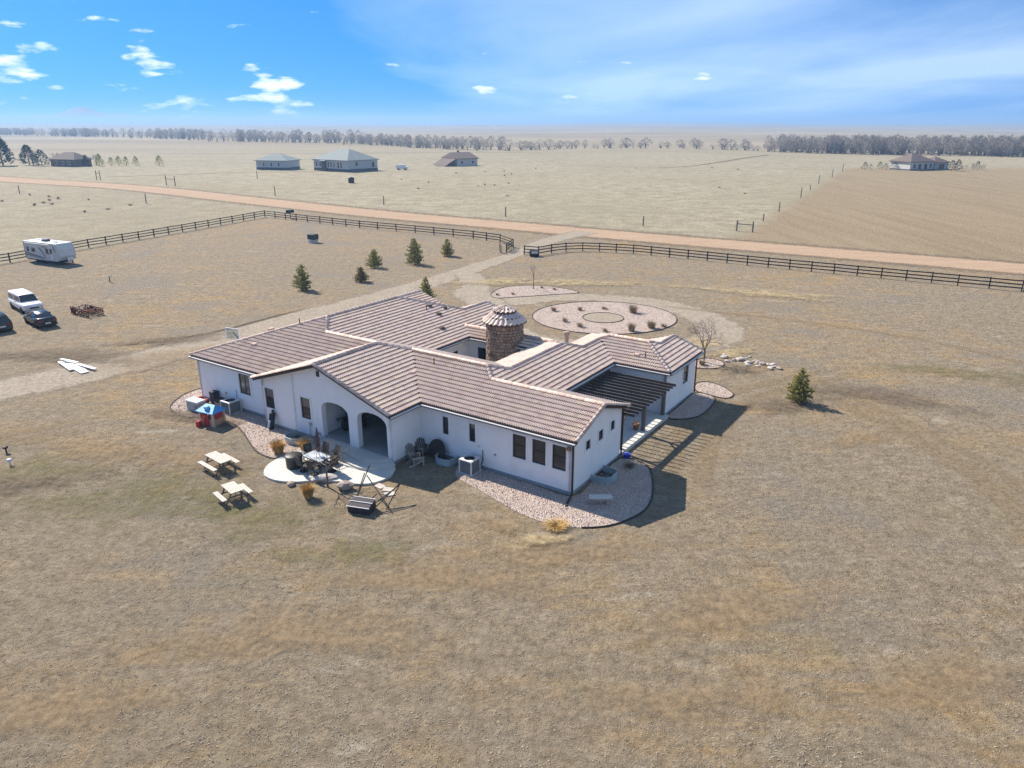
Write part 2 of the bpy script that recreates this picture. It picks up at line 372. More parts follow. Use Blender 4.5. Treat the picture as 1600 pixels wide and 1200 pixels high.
def spline(pts,step):
    pts=[Vector((*p,0)) if len(p)==2 else Vector(p) for p in pts]; out=[]
    P=[pts[0]*2-pts[1]]+pts+[pts[-1]*2-pts[-2]]
    for i in range(1,len(P)-2):
        n=max(1,int((P[i+1]-P[i]).length/step))
        for k in range(n):
            t=k/n; a,b,c,d=P[i-1],P[i],P[i+1],P[i+2]
            out.append(.5*((2*b)+(c-a)*t+(2*a-5*b+4*c-d)*t*t+(3*b-a-3*c+d)*t**3))
    out.append(pts[-1]); return out
def ribbon(name,pts,w,material,z,step=2.5,kind='structure',endfade=False):
    c=spline(pts,step); n=len(c); vs=[]; fs=[]; fd=[]
    prof=[(-1,0),(-.72,.55),(-.4,1),(0,1),(.4,1),(.72,.55),(1,0)]
    ws=w if isinstance(w,(list,tuple)) else [w,w]
    for i,p in enumerate(c):
        d=(c[min(i+1,n-1)]-c[max(i-1,0)]).normalized(); s=Vector((d.y,-d.x,0))
        u=i/(n-1)*(len(ws)-1); j=min(int(u),len(ws)-2); ww=ws[j]+(ws[j+1]-ws[j])*(u-j)
        ef=min(1,i/4,(n-1-i)/4) if endfade else 1
        for o,f in prof: q=p+s*o*ww/2; vs.append((q.x,q.y,z)); fd.append(f*ef)
    for i in range(n-1):
        for k in range(6): a=i*7+k; fs.append((a,a+1,a+8,a+7))
    return fade_obj(name,vs,fs,fd,material,kind)
def blob(name,cx,cy,rx,ry,rot,material,z,kind='stuff'):
    vs=[(cx,cy,z)]; fd=[1.0]; fs=[]; n=32; rings=5
    for i in range(1,rings+1):
        for j in range(n):
            a=2*math.pi*j/n; q=i/rings*(1+.18*math.sin(3*a+cx)+.1*math.sin(5*a+cy))
            x,y=rx*q*math.cos(a),ry*q*math.sin(a)
            vs.append((cx+x*math.cos(rot)-y*math.sin(rot),cy+x*math.sin(rot)+y*math.cos(rot),z)); fd.append(1-(i/rings)**1.4)
    for j in range(n): fs.append((0,1+j,1+(j+1)%n))
    for i in range(rings-1):
        for j in range(n): a=1+i*n+j; b=1+i*n+(j+1)%n; fs.append((a,a+n,b+n,b))
    return fade_obj(name,vs,fs,fd,material,kind)
mat_ditch=sheetmat('dark_ditch_edge',(.10,.082,.065),(.15,.125,.10),.8,.8,.05,None,.85,en=.9)
# county road and its verges
rc=[(-420,425),(-300,345),(-186,276),(-121,239.5),(-66.8,197),(-28.5,167.3),(0,148.5),(23,133.3),(72,103),(150,53),(260,-15)]
ribbon('road_verge',rc,[30,27,24,22,20,19,18,17,16,15,15],M['verge'],.004,6)
ribbon('dirt_road',rc,[26,25,23,20,17.5,15.5,13.5,12.4,11.5,11,11],M['road'],.010,6)
# driveway: gate to the garage court and out west; loop round the gravel island
ribbon('driveway',[(14,140),(6,128),(1,116),(-3,108),(-9,96.5),(-17,83),(-25,72),(-33,60),(-44,50),(-60,42),(-80,36)],[7,5.5,4.2,5.5,6.5,7,7.5,8,7.5,7,6.5],M['drive'],.016,2)
ribbon('driveway_loop',[(-6,99),(-4.5,92),(-5,86),(-1,83),(5,85),(11,84.6),(16.5,82),(20,76.5),(20.6,70),(17.5,65.5),(12,64.5)],[5,5,6,6.2,5.5,5,5.2,6,6.5,6,5],M['drive'],.020,1.2)
ribbon('driveway_court',[(-5,88),(-2.5,80),(-1.5,73),(2,67),(8,64.5),(13,65)],[7,6.5,6,5.5,5,5],M['drive'],.024,1.2)
ribbon('ditch',[(-36,64.5),(-29.5,69.5),(-25.5,75.5),(-21.5,81.5)],.9,mat_ditch,.040,1.5,'structure',True)
ribbon('field_path',[(-420,478),(-298,485),(-172,498),(-60,512),(20,520)],6,M['verge'],.012,10)
ribbon('field_path',[(-152,284),(-128,300),(-106,312),(-70,318)],[3,3,3,3],M['verge'],.013,5)
ribbon('field_path',[(66,344),(86,360),(137,444),(160,480)],[3,4,5,6],M['verge'],.014,8)
# wheel tracks across the yard
tr=[[(8,34),(11,44),(15.5,51.5),(22,56),(30,60)],[(9.6,33),(12.6,43),(17,50.2),(23,54.6),(31,58.3)],
    [(21.5,57),(24.5,50),(26.5,43),(27,36),(25,29)],[(23,57.5),(26.1,50.2),(28.2,43),(28.7,35.5),(26.5,28)],
    [(-60,38),(-45,41),(-34,44.5),(-27,49)],[(-60,36),(-45,39),(-34,42.6),(-26,47)],
    [(14,82),(30,74),(40,66),(46,56)]]
for i,t_ in enumerate(tr): ribbon('wheel_track',t_,1.5+.4*(i%3),M['track'],.028+.002*i,1.5,'stuff',True)
pb=[('green',-20.5,36.5,9,4.5,.3),('green',-13.5,34,6,3,-.3),('green',-7.5,30.5,5,2,.1),('green',44,54,11,4.5,-.3),('green',35,58,6,2.2,-.3),('green',-28,39,7,3.2,.4),
    ('dirt',-3.5,28.5,7,2.2,-.1),('dirt',2,30.5,6,2,.15),('dirt',-9,24.5,9,2.4,.1),('dirt',-16,20.5,6,2,.2),('dirt',-20,41,9,2.5,-.35),('dirt',-26,42,7,2.2,-.3),('dirt',9,26,7,2.3,.3),
    ('dirt',22.5,44,4,2,.4),('dirt',16,22,5,1.8,.3),('dirt',-30,62,10,3.5,.7),('dirt',19.5,58.5,5,2.2,.3),('dirt',-.5,33.0,2.6,.8,-.45),('dirt',6,21,6,1.6,0),
    ('strawp',17,65,6,2.4,.7),('strawp',20,63,4,1.6,.5),('strawp',8,93,11,3,-.1),('strawp',-2,93.5,8,3,.1),('strawp',30,87,14,3,-.4),('strawp',1.6,31.6,3.2,.8,.25),
    ('darkp',-40,62,12,3,-.1),('darkp',-32,67,8,2.5,.3),('darkp',28,52,8,3,-.5),('darkp',20,50,5,2,.3),('darkp',-22,48,6,2,-.3),('darkp',-30,37,8,2.5,.2)]
for i,(mn,x,y,a,b,r_) in enumerate(pb):
    blob({'green':'green_grass_patch','dirt':'bare_dirt_patch','strawp':'straw_grass_patch','darkp':'dark_soil_patch'}[mn],x,y,a,b,r_,M[mn],.05+.0025*i)
# mountains on the horizon
def mountains():
    prof=[(-.75,40),(-.66,60),(-.62,110),(-.59,150),(-.565,225),(-.548,285),(-.535,245),(-.51,170),(-.48,130),(-.44,70),(-.38,40),(-.28,25),(-.15,22),(-.09,28),(-.06,70),(-.045,52),(.0,30),(.08,40),(.14,66),(.18,40),(.3,35),(.42,72),(.46,50),(.6,60),(.75,40)]
    vs=[];fs=[];n=260;rows=7;D=18500
    for i in range(n):
        u=-.75+1.5*i/(n-1)
        for (a,h),(b,g) in zip(prof,prof[1:]):
            if a<=u<=b: hh=h+(g-h)*(u-a)/(b-a); break
        for k in range(rows):
            t=k/(rows-1); e=1-abs(2*t-1)
            y=D+4200*(t-.5); x=u*y*1.0
            vs.append((x,y,-60+(hh*1.15+60)*e*(1+.18*fbm(u*40,t*5))+ (12*fbm(u*90,t*9) if 0<k<rows-1 else 0)))
    for i in range(n-1):
        for k in range(rows-1): a=i*rows+k; fs.append((a,a+rows,a+rows+1,a+1))
    m=MB(); m.v=vs; m.f=fs
    return tag(m.build('mountain_range',mat('far_mountain_forest',(.10,.12,.13),.9,.3,.002),smooth=False),kind='structure')
mountains()

# ---------------------------------------------------------------- the house
HO=(3.2911,36.2536); HA=R(-33.7)
def wl(x,y,z=0):
    c,s=math.cos(HA),math.sin(HA); return (HO[0]+x*c-y*s,HO[1]+x*s+y*c,z)
house=thing('ranch_house','white stucco ranch house with clay tile hip roofs and round stone entry turret','house',(HO[0],HO[1],0),HA)
EV=3.35; PI3=1/3
def strip_wall(axis,c,inw,a0,a1,z0,top,openings=(),arches=(),t=.22,mat_=None,name='wall'):
    """wall in plane axis=c; inw=+1/-1 is the inward direction; top = number or list of (a,z); openings (a0,a1,z0,z1)"""
    tp=[(a0,top),(a1,top)] if isinstance(top,(int,float)) else top
    def tz(a):
        for (p,h),(q,g) in zip(tp,tp[1:]):
            if p-1e-6<=a<=q+1e-6: return h+(g-h)*(a-p)/(q-p) if q>p else h
        return tp[-1][1]
    br={a0,a1}|{a for a,_ in tp}
    for o in openings: br|={o[0],o[1]}
    NA=12
    for (b0,b1,zb,zs,za) in arches:
        br|={b0+(b1-b0)*(.5-.5*math.cos(math.pi*i/NA)) for i in range(NA+1)}
    br=sorted(b for b in br if a0-1e-6<=b<=a1+1e-6)
    m=MB(); ci=c+inw*t
    P=lambda a,w,z: (a,w,z) if axis=='y' else (w,a,z)
    def az(ar,a):
        b0,b1,zb,zs,za=ar; u=(a-(b0+b1)/2)/((b1-b0)/2); return zs+(za-zs)*math.sqrt(max(0,1-abs(u)**2.2))
    for p,q in zip(br,br[1:]):
        if q-p<1e-5: continue
        mid=(p+q)/2; iv=[]; lo=(z0,z0)
        ar=next((x for x in arches if x[0]<mid<x[1]),None)
        if ar:
            if ar[2]>z0+1e-3: iv.append(((z0,z0),(ar[2],ar[2])))
            lo=(az(ar,p),az(ar,q))
        for o in sorted([o for o in openings if o[0]-1e-6<mid<o[1]+1e-6],key=lambda o:o[2]):
            iv.append((lo,(o[2],o[2]))); lo=(o[3],o[3])
        iv.append((lo,(tz(p),tz(q))))
        for (l0,l1),(h0,h1) in iv:
            if h0-l0<1e-4 and h1-l1<1e-4: continue
            vs=[P(p,c,l0),P(q,c,l1),P(q,c,h1),P(p,c,h0),P(p,ci,l0),P(q,ci,l1),P(q,ci,h1),P(p,ci,h0)]
            m.add(vs,[(0,1,2,3),(7,6,5,4),(0,4,5,1),(3,2,6,7)])
    def side(a,l,h): m.add([P(a,c,l),P(a,ci,l),P(a,ci,h),P(a,c,h)],[(0,1,2,3)])
    side(a0,z0,tz(a0)); side(a1,z0,tz(a1))
    for o in openings: side(o[0],o[2],o[3]); side(o[1],o[2],o[3])
    for ar in arches: side(ar[0],ar[2],ar[3]); side(ar[1],ar[2],ar[3])
    return m.build(name,mat_ or M['stucco'],house)
def window(axis,c,inw,a0,a1,z0,z1,split='h',mat_=None,surround=True,lab=None):
    """frame set 6 cm back in the opening, sashes, glass, slightly proud stucco surround"""
    P=lambda a,w,z: (a,w,z) if axis=='y' else (w,a,z)
    def bx(m,a,b,w0,w1,l,h):
        lo,hi=sorted((w0,w1))
        return m.box(a,b,lo,hi,l,h) if axis=='y' else m.box(lo,hi,a,b,l,h)
    f=MB(); d0=c+inw*.03; d1=c+inw*.11; w=.055
    bx(f,a0,a0+w,d0,d1,z0,z1); bx(f,a1-w,a1,d0,d1,z0,z1); bx(f,a0+w,a1-w,d0,d1,z0,z0+w); bx(f,a0+w,a1-w,d0,d1,z1-w,z1)
    zm=z0+(z1-z0)*.52
    if split=='h': bx(f,a0+w,a1-w,d0+inw*.01,d1-inw*.01,zm-.025,zm+.025)
    if split=='v': am=(a0+a1)/2; bx(f,am-.03,am+.03,d0+inw*.01,d1-inw*.01,z0+w,z1-w)
    fo=f.build('window',M['frame'],house)
    if split=='h': panes=[(a0+w,a1-w,z0+w,zm-.025,M['glass']),(a0+w,a1-w,zm+.025,z1-w,mat_ or M['glass'])]
    elif split=='v': am=(a0+a1)/2; panes=[(a0+w,am-.03,z0+w,z1-w,mat_ or M['glass']),(am+.03,a1-w,z0+w,z1-w,mat_ or M['glass'])]
    else: panes=[(a0+w,a1-w,z0+w,z1-w,mat_ or M['glass'])]
    for (p,q,l,h,mm) in panes:
        g=MB(); bx(g,p,q,c+inw*.065,c+inw*.08,l,h); g.build('pane',mm,fo)
    if surround:
        s=MB(); o=.11; e0,e1=c-inw*.035,c+inw*.02
        bx(s,a0-o,a0-.002,e0,e1,z0-o,z1+o); bx(s,a1+.002,a1+o,e0,e1,z0-o,z1+o); bx(s,a0-.002,a1+.002,e0+inw*.002,e1,z1+.002,z1+o); bx(s,a0-.002,a1+.002,e0+inw*.002,e1,z0-o,z0-.002)
        s.build('window_surround',M['stucco'],fo)
    return fo
G3=3.30
def wall_with(axis,c,inw,a0,a1,wins,top=G3,z0=.22,**kw):
    strip_wall(axis,c,inw,a0,a1,z0,top,[w[:4] for w in wins],**kw)
    for w in wins: window(axis,c,inw,*w[:4],*(w[4:5] or ['h']),mat_=(w[5] if len(w)>5 else None))
B_=M['glass2']
# east bedroom wing
wall_with('y',0,1,-10.8,-.003,[(-9.0,-8.55,1.6,2.75),(-7.0,-6.55,1.6,2.75),(-3.9,-3.0,1.38,2.84,'h'),(-2.58,-1.70,1.38,2.84,'h'),(-1.27,-.40,1.38,2.84,'h')])
wall_with('x',0,-1,0,6.0,[(1.46,2.0,2.16,2.74,'n'),(3.0,3.56,2.16,2.80,'n'),(4.54,5.06,2.26,2.86,'n')],top=[(0,G3),(3.02,4.30),(6.0,G3)])
wall_with('y',6.0,-1,-4.5,-.003,[])
wall_with('x',-4.5,-1,6.0,13.7,[(7.2,9.2,.3,2.5,'v'),(10.6,12.6,.3,2.5,'v')])
wall_with('y',13.7,1,-4.503,-.303,[(-3.2,-2.2,.9,2.6,'h')])
wall_with('x',-.3,-1,13.7,19.3,[(16.85,17.85,1.45,2.92,'h',B_)],top=[(13.7,G3),(16.6,G3),(16.9,G3),(19.3,G3)])
strip_wall('y',19.3,-1,-8.7,-.303,.22,[(-8.7,G3),(-4.5,G3),(-2.33,3.98),(-.303,G3)])
strip_wall('x',-8.7,1,15.2,19.297,.22,G3)
strip_wall('y',15.2,-1,-10.8,-8.703,.22,G3)
# courtyard sides
wall_with('x',-10.8,1,8.3,15.197,[(10,11.2,.9,2.5,'v')])
wall_with('y',8.3,-1,-17.05,-10.803,[(-15,-13,.3,2.5,'v')])
wall_with('x',-17.05,-1,8.3,13.3,[(11.0,11.9,.3,2.5,'n'),(9.0,10.0,1.0,2.5,'h')])
wall_with('y',13.3,1,-17.047,-10.803,[(-16.1,-15.3,1.2,2.6,'n')])
strip_wall('y',15.3,-1,-17.047,-10.803,.22,G3)
strip_wall('x',-17.05,-1,15.3,19.6,.22,G3)
strip_wall('y',19.6,-1,-22.8,-17.053,.22,[(-22.8,G3),(-19.93,4.2),(-17.053,G3)])
strip_wall('y',19.4,-1,-30.6,-22.8,.22,G3)
strip_wall('x',-30.6,1,-1.9,19.397,.22,G3)
# garage and west front
wall_with('y',-1.9,1,-30.597,-22.5,[(-25.84,-24.66,1.36,2.86,'v',B_)])
strip_wall('x',-22.5,1,-2.55,-1.9,.22,G3)
# patio gable front with two arches
gt=lambda x: 3.35+(6.15-abs(x+16.65))/3-.1
PW=[(-22.24,-21.33,1.3,2.72,'h',B_),(-18.70,-17.82,1.32,2.78,'h',B_)]
strip_wall('y',-2.55,1,-22.497,-10.803,.22,[(-22.497,gt(-22.5)),(-16.65,gt(-16.65)),(-10.803,gt(-10.8))],[w[:4] for w in PW],
    [(-16.80,-14.42,.30,2.38,2.97),(-13.66,-11.22,.30,2.38,3.0)],t=.38)
for w in PW: window('y',-2.55,1,*w[:4],w[4],mat_=w[5])
strip_wall('x',-10.8,-1,-2.55,0,.22,G3)
# patio room behind the arches
strip_wall('x',-17.1,-1,-2.17,2.2,.3,3.12,t=.15); strip_wall('x',-11.03,1,-2.17,2.2,.3,3.12,t=.1,mat_=M['wood'])
wall_with('y',2.2,1,-17.1,-11.03,[(-16.0,-14.4,.42,2.6,'v'),(-13.9,-11.2,.42,2.85,'v')],top=3.12,z0=.3,t=.15)
MB().box(-17.1,-11.03,-2.17,2.2,3.12,3.2).build('patio_ceiling',M['wood'],house)
# foundation strips
for (a,b,c,d) in [(-10.78,-.02,.02,.2),(-.2,-.02,.2,5.98),(-30.58,-22.5,-1.88,-1.7),(-22.48,-16.9,-2.53,-2.3),(-30.58,-30.4,-1.7,19.3),(-10.98,-10.82,-2.5,-.0),(-.5,-.32,13.72,19.28),(-4.5,-.52,13.72,13.9),(-4.7,-4.52,6,13.7)]:
    MB().box(a,b,c,d,-.3,.219).build('foundation',M['found'],house)
for (a,b) in [(-16.9,-16.805),(-14.415,-13.665),(-11.215,-10.82)]: MB().box(a,b,-2.53,-2.2,-.1,.219).build('pillar_base',M['stucco'],house)
# small wall fittings
fit=[('wall_vent',(-16.95,-16.7,-2.6,-2.551,4.5,4.85),M['brown']),('wall_box',(-18.05,-17.8,-2.62,-2.551,.95,1.15),M['grey']),('wall_box',(-5.2,-5.05,-.06,-.001,1.1,1.25),M['grey']),
     ('wall_box',(-6.35,-6.2,-.06,-.001,1.35,1.5),M['light']),('vent_hood',(-8.6,-8.35,-.1,-.001,.55,.75),M['light']),('wall_box',(-27.6,-27.45,-1.97,-1.901,.95,1.1),M['tan'])]
for n_,b_,m_ in fit: MB().box(*b_,bev=.012).build(n_,m_,house)
MB().tube([(-5.95,-.12,1.3),(-5.95,-.1,.6),(-6.05,-.2,.35),(-6.3,-.5,.25)],.03).build('conduit',M['black'],house)
MB().tube([(-17.95,-2.62,.95),(-17.95,-2.62,.35)],.025).build('conduit',M['grey'],house)
MB().tube([(-26.25,-1.97,1.5),(-26.25,-1.97,.3)],.025).build('conduit',M['grey'],house)
MB().tube([(-19.3,-2.62,4.2),(-19.3,-2.62,.25)],.022).build('conduit',M['light'],house)
MB().tube([(-16.95,-2.62,.5),(-17.25,-2.75,.75),(-17.3,-2.8,.35)],.03).build('hose_bib',M['black'],house)
wlgt=MB().box(-.32,-.12,-.09,-.001,2.86,2.94,bev=.01); wlgt.lathe([(.03,2.72),(.075,2.74),(.075,2.84),(.03,2.87)],8,(-.3,-.14)); wlgt.lathe([(.03,2.72),(.075,2.74),(.075,2.84),(.03,2.87)],8,(-.12,-.14))
wlgt.build('flood_light',mat('copper_light',(.42,.25,.12),.4,.2,5),house)
def downspout(x,y,z1=3.2,ext=None):
    m=MB().box(x-.045,x+.045,y-.04,y+.04,.12,z1)
    if ext: m.bar((x,y,.15),ext,.09,.08)
    m.build('downspout',M['brown'],house)
downspout(.06,-.06,3.15,(.35,-1.25,.06)); downspout(.06,6.08,3.15); downspout(-.25,19.42,3.15)
# satellite dish on the west end
ds=MB().lathe([(.02,0),(.25,.03),(.42,.1),(.43,.12),(.26,.06),(.02,.03)],16)
d=ds.build('satellite_dish',M['grey'],house,True); d.location=(-31.25,-1.2,2.0); d.rotation_euler=(R(60),0,R(-50))
MB().tube([(0,0,0),(0,.25,-.25),(.25,.5,-.3)],.025).build('dish_arm',M['grey'],d)

# ---- roof: planes given by eave line; tiles are real geometry in courses
CW=.32; CL=.37
TP=[(0,0),(.028,.042),(.062,.060),(.096,.042),(.122,0),(.16,0),(.188,.042),(.222,.060),(.256,.042),(.282,0),(.32,0)]
def slope(poly,axis,e,sg,name='roof_slope'):
    """height z=EV+sg*(coord-e)/3, coord along axis ('x'/'y')"""
    H=lambda x,y: EV+sg*((x if axis=='x' else y)-e)/3
    n=len(poly); area=sum(poly[i][0]*poly[(i+1)%n][1]-poly[(i+1)%n][0]*poly[i][1] for i in range(n))
    if area<0: poly=poly[::-1]
    d=MB().add([(x,y,H(x,y)-.16) for x,y in poly]+[(x,y,H(x,y)-.012) for x,y in poly],[tuple(range(n-1,-1,-1)),tuple(range(n,2*n))]+[(i,(i+1)%n,n+(i+1)%n,n+i) for i in range(n)])
    do=d.build(name,M['brown'],house)
    m=MB(); pts=[(y,sg*(x-e)) if axis=='x' else (x,sg*(y-e)) for x,y in poly]   # (along, up-plan)
    dm=max(p[1] for p in pts); st=CL*math.cos(math.atan(PI3)); k=0
    while k*st<dm-.02:
        d0=k*st; d1=min(d0+st*1.08,dm); mid=min(d0+st*.5,(d0+dm)/2); xs=[]
        for i in range(n):
            (a,p),(b,q)=pts[i],pts[(i+1)%n]
            if (p<=mid)!=(q<=mid): xs.append(a+(b-a)*(mid-p)/(q-p))
        xs.sort()
        for a,b in zip(xs[::2],xs[1::2]):
            i0=math.floor(a/CW+.25); i1=math.ceil(b/CW-.25)
            for i in range(i0,i1):
                a0=max(i*CW,a-.06); dz=random.uniform(-.004,.004); ja=random.uniform(-.006,.006)
                vs=[]
                for dd,lift in ((d0-.02,.078),(d1,.012)):
                    for pa,ph in TP:
                        al=min(i*CW+pa,b+.08)+ja; al=max(al,a-.08)
                        zz=EV+dd/3+lift+ph+dz+.012
                        vs.append((e+sg*dd,al,zz) if axis=='x' else (al,e+sg*dd,zz))
                for pa,ph in TP:
                    al=max(min(i*CW+pa,b+.08)+ja,a-.08); zz=EV+d0/3-.01
                    vs.append((e+sg*(d0-.02),al,zz) if axis=='x' else (al,e+sg*(d0-.02),zz))
                N=len(TP); fs=[]
                flip=(sg<0) if axis=='y' else (sg>0)
                for j in range(N-1):
                    f1=(j,j+1,N+j+1,N+j); f2=(2*N+j,2*N+j+1,j+1,j)
                    fs+=[f1[::-1],f2[::-1]] if flip else [f1,f2]
                m.add(vs,fs)
        k+=1
    to=tag(m.build('roof_tiles',M['tile'],do),kind='stuff'); to.data.materials.append(M['butt_shade']); to.data.polygons.foreach_set('material_index',[i%2 for i in range(len(to.data.polygons))])  # butt faces painted dark to deepen the course shadow lines
    return do
SL=[([(-30.9,-2.2),(-17.3,-2.2),(-17.3,3.2),(-22.15,3.2),(-23.825,4.875)],'y',-2.2,1),
 ([(-16.75,8.6),(-22.15,3.2),(-17.4,3.2),(-16.65,2.45),(-14.925,4.175),(-8.62,4.175),(-7.65,5.15),(-11.1,8.6)],'y',8.6,-1),
 ([(-22.8,-3),(-16.65,-3),(-16.65,2.45),(-17.4,3.2),(-22.8,-2.2)],'x',-22.8,1),
 ([(-16.65,-3),(-10.5,-3),(-10.5,-.25),(-14.925,4.175),(-16.65,2.45)],'x',-10.5,-1),
 ([(-10.5,-.25),(.3,-.25),(.3,3.025),(-7.475,3.025),(-8.62,4.175),(-14.925,4.175)],'y',-.25,1),
 ([(.3,3.025),(.3,6.3),(-4.2,6.3),(-7.475,3.025)],'y',6.3,-1),
 ([(-4.2,6.3),(-4.2,13.4),(-6.6,15.8),(-6.6,13.1),(-7.65,12.05),(-7.65,5.15),(-8.62,4.175),(-7.475,3.025)],'x',-4.2,-1),
 ([(-11.1,8.6),(-7.65,5.15),(-7.65,12.05),(-11.1,15.5)],'x',-11.1,1),
 ([(-7.65,12.05),(-6.6,13.1),(-9,15.5),(-11.1,15.5)],'y',15.5,-1),
 ([(-9,15.5),(-6.6,13.1),(-6.6,15.8),(-6,16.4),(-9,19.4)],'x',-9,1),
 ([(-4.2,13.4),(.05,13.4),(-2.95,16.4),(-6,16.4),(-6.6,15.8)],'y',13.4,1),
 ([(.05,13.4),(.05,19.6),(-2.325,19.6),(-2.325,17.025),(-2.95,16.4)],'x',.05,-1),
 ([(-2.325,17.025),(-2.325,19.6),(-4.7,19.6),(-4.7,19.4)],'x',-4.7,1),
 ([(-6,16.4),(-2.95,16.4),(-2.325,17.025),(-4.7,19.4),(-9,19.4)],'y',19.4,-1),
 ([(-16.75,8.6),(-16.75,19.9),(-19.925,19.9),(-19.925,16.525),(-23.825,12.625),(-23.825,4.875),(-22.15,3.2)],'x',-16.75,-1),
 ([(-16.75,13),(-11.1,13),(-9.8,14.3),(-18.05,14.3)],'y',13,1),
 ([(-18.05,14.3),(-9.8,14.3),(-11.1,15.6),(-16.75,15.6)],'y',15.6,-1),
 ([(-30.9,-2.2),(-23.825,4.875),(-23.825,12.625),(-30.9,19.7)],'x',-30.9,1),
 ([(-23.825,12.625),(-19.925,16.525),(-23.1,19.7),(-30.9,19.7)],'y',19.7,-1),
 ([(-19.925,16.525),(-19.925,19.9),(-23.1,19.9),(-23.1,19.7)],'x',-23.1,1),
 ([(-28.05,16.85),(-28.05,20.4),(-25.2,20.4),(-25.2,19.7)],'x',-25.2,-1),
 ([(-28.05,16.85),(-30.9,19.7),(-30.9,20.4),(-28.05,20.4)],'x',-30.9,1)]
for s_ in SL: slope(*s_)
# ridge, hip and rake cap tiles, one object each (shared mesh)
def capmesh():
    m=MB(); n=6; L=.46
    vs=[]
    for x,r,dz in ((0,.135,.02),(L,.115,0)):
        for j in range(n+1):
            a=math.pi*j/n; vs.append((x,r*math.cos(a),r*math.sin(a)*.95+dz))
    vs+=[(0,.10*math.cos(math.pi*j/n),.10*math.sin(math.pi*j/n)-.03) for j in range(n+1)]
    fs=[]
    for j in range(n):
        fs.append((j,j+1,n+2+j,n+1+j)); fs.append((2*n+2+j,2*n+3+j,j+1,j))
    m.add(vs,fs); return m.mesh('ridge_cap',M['capt'],True)
def cap_mat():
    m=bpy.data.materials.new('clay_ridge_cap'); m.use_nodes=True; t=m.node_tree; t.nodes.clear(); k=NT(t)
    ri=k.n('ObjectInfo').outputs['Random']
    c=k.ramp(ri,[(0,(.52,.38,.31)),(.5,(.64,.49,.41)),(1,(.72,.59,.51))])
    p=k.n('BsdfPrincipled',{'Base Color':c,'Roughness':.85,'Specular IOR Level':.25}); t.links.new(p.outputs[0],k.n('OutputMaterial').inputs[0]); return m
M['capt']=cap_mat(); CAPM=capmesh(); CAPS=[]
def caps(a,b,dz=.06):
    a=Vector(a)+Vector((0,0,dz)); b=Vector(b)+Vector((0,0,dz))
    if a.z>b.z+.01: a,b=b,a
    d=b-a; n=max(1,round(d.length/.40)); d.normalize()
    for i in range(n): CAPS.append((a+(b-a)*(i/n),d.copy()))
zr=lambda d: EV+d/3
ridges=[((-16.65,-3,zr(6.15)),(-16.65,2.45,zr(6.15)-.25*0)),((-16.65,2.45,5.4),(-14.925,4.175,zr(4.425))),((-16.65,2.45,5.4),(-17.4,3.2,5.15)),((-22.15,3.2,5.15),(-17.4,3.2,5.15)),
 ((-22.15,3.2,5.15),(-23.825,4.875,5.708)),((-23.825,4.875,5.708),(-23.825,12.625,5.708)),((-30.9,-2.2,EV),(-23.825,4.875,5.708)),((-23.825,12.625,5.708),(-19.925,16.525,zr(3.175))),
 ((-19.925,16.525,zr(3.175)),(-19.925,19.9,zr(3.175))),((-14.925,4.175,zr(4.425)),(-8.62,4.175,zr(4.425))),((-8.62,4.175,zr(4.425)),(-7.475,3.025,zr(3.275))),((-7.475,3.025,zr(3.275)),(.3,3.025,zr(3.275))),
 ((-8.62,4.175,zr(4.425)),(-7.65,5.15,4.5)),((-7.65,5.15,4.5),(-7.65,12.05,4.5)),((-7.65,12.05,4.5),(-6.6,13.1,4.15)),((-6.6,13.1,4.15),(-6.6,15.8,4.15)),((-6.6,15.8,4.15),(-6,16.4,4.35)),
 ((-6,16.4,4.35),(-2.95,16.4,4.35)),((.05,13.4,EV),(-2.95,16.4,4.35)),((-2.95,16.4,4.35),(-2.325,17.025,4.142)),((-2.325,17.025,4.142),(-2.325,19.6,4.142)),((-18.05,14.3,3.783),(-9.8,14.3,3.783)),
 ((-28.05,16.85,4.3),(-28.05,20.4,4.3)),
 # rakes
 ((-22.8,-3.02,EV),(-16.65,-3.02,5.4)),((-10.5,-3.02,EV),(-16.65,-3.02,5.4)),((.32,-.25,EV),(.32,3.025,zr(3.275))),((.32,6.3,EV),(.32,3.025,zr(3.275))),((.05,19.62,EV),(-2.325,19.62,4.142)),((-16.75,19.92,EV),(-19.925,19.92,zr(3.175)))]
for a_,b_ in ridges: caps(a_,b_)
cw=[(wl(p.x,p.y)[0]**2+wl(p.x,p.y)[1]**2,p,d_) for p,d_ in CAPS]
cw.sort(key=lambda t:t[0])
def cap_matrix(p,d_):
    y=Vector((0,0,1)).cross(d_).normalized(); z=d_.cross(y); 
    return Matrix.Translation(p)@Matrix((d_,y,z)).transposed().to_4x4()
for i,(_,p,d_) in enumerate(cw[:290]):
    o=obj('ridge_cap',CAPM,house); o.matrix_local=cap_matrix(p,d_)
if len(cw)>290:
    m=MB()
    for _,p,d_ in cw[290:]:
        mm=cap_matrix(p,d_); m.add([mm@v.co for v in CAPM.vertices],[tuple(f.vertices) for f in CAPM.polygons])
    tag(m.build('ridge_caps',M['capt'],house,True),kind='stuff')
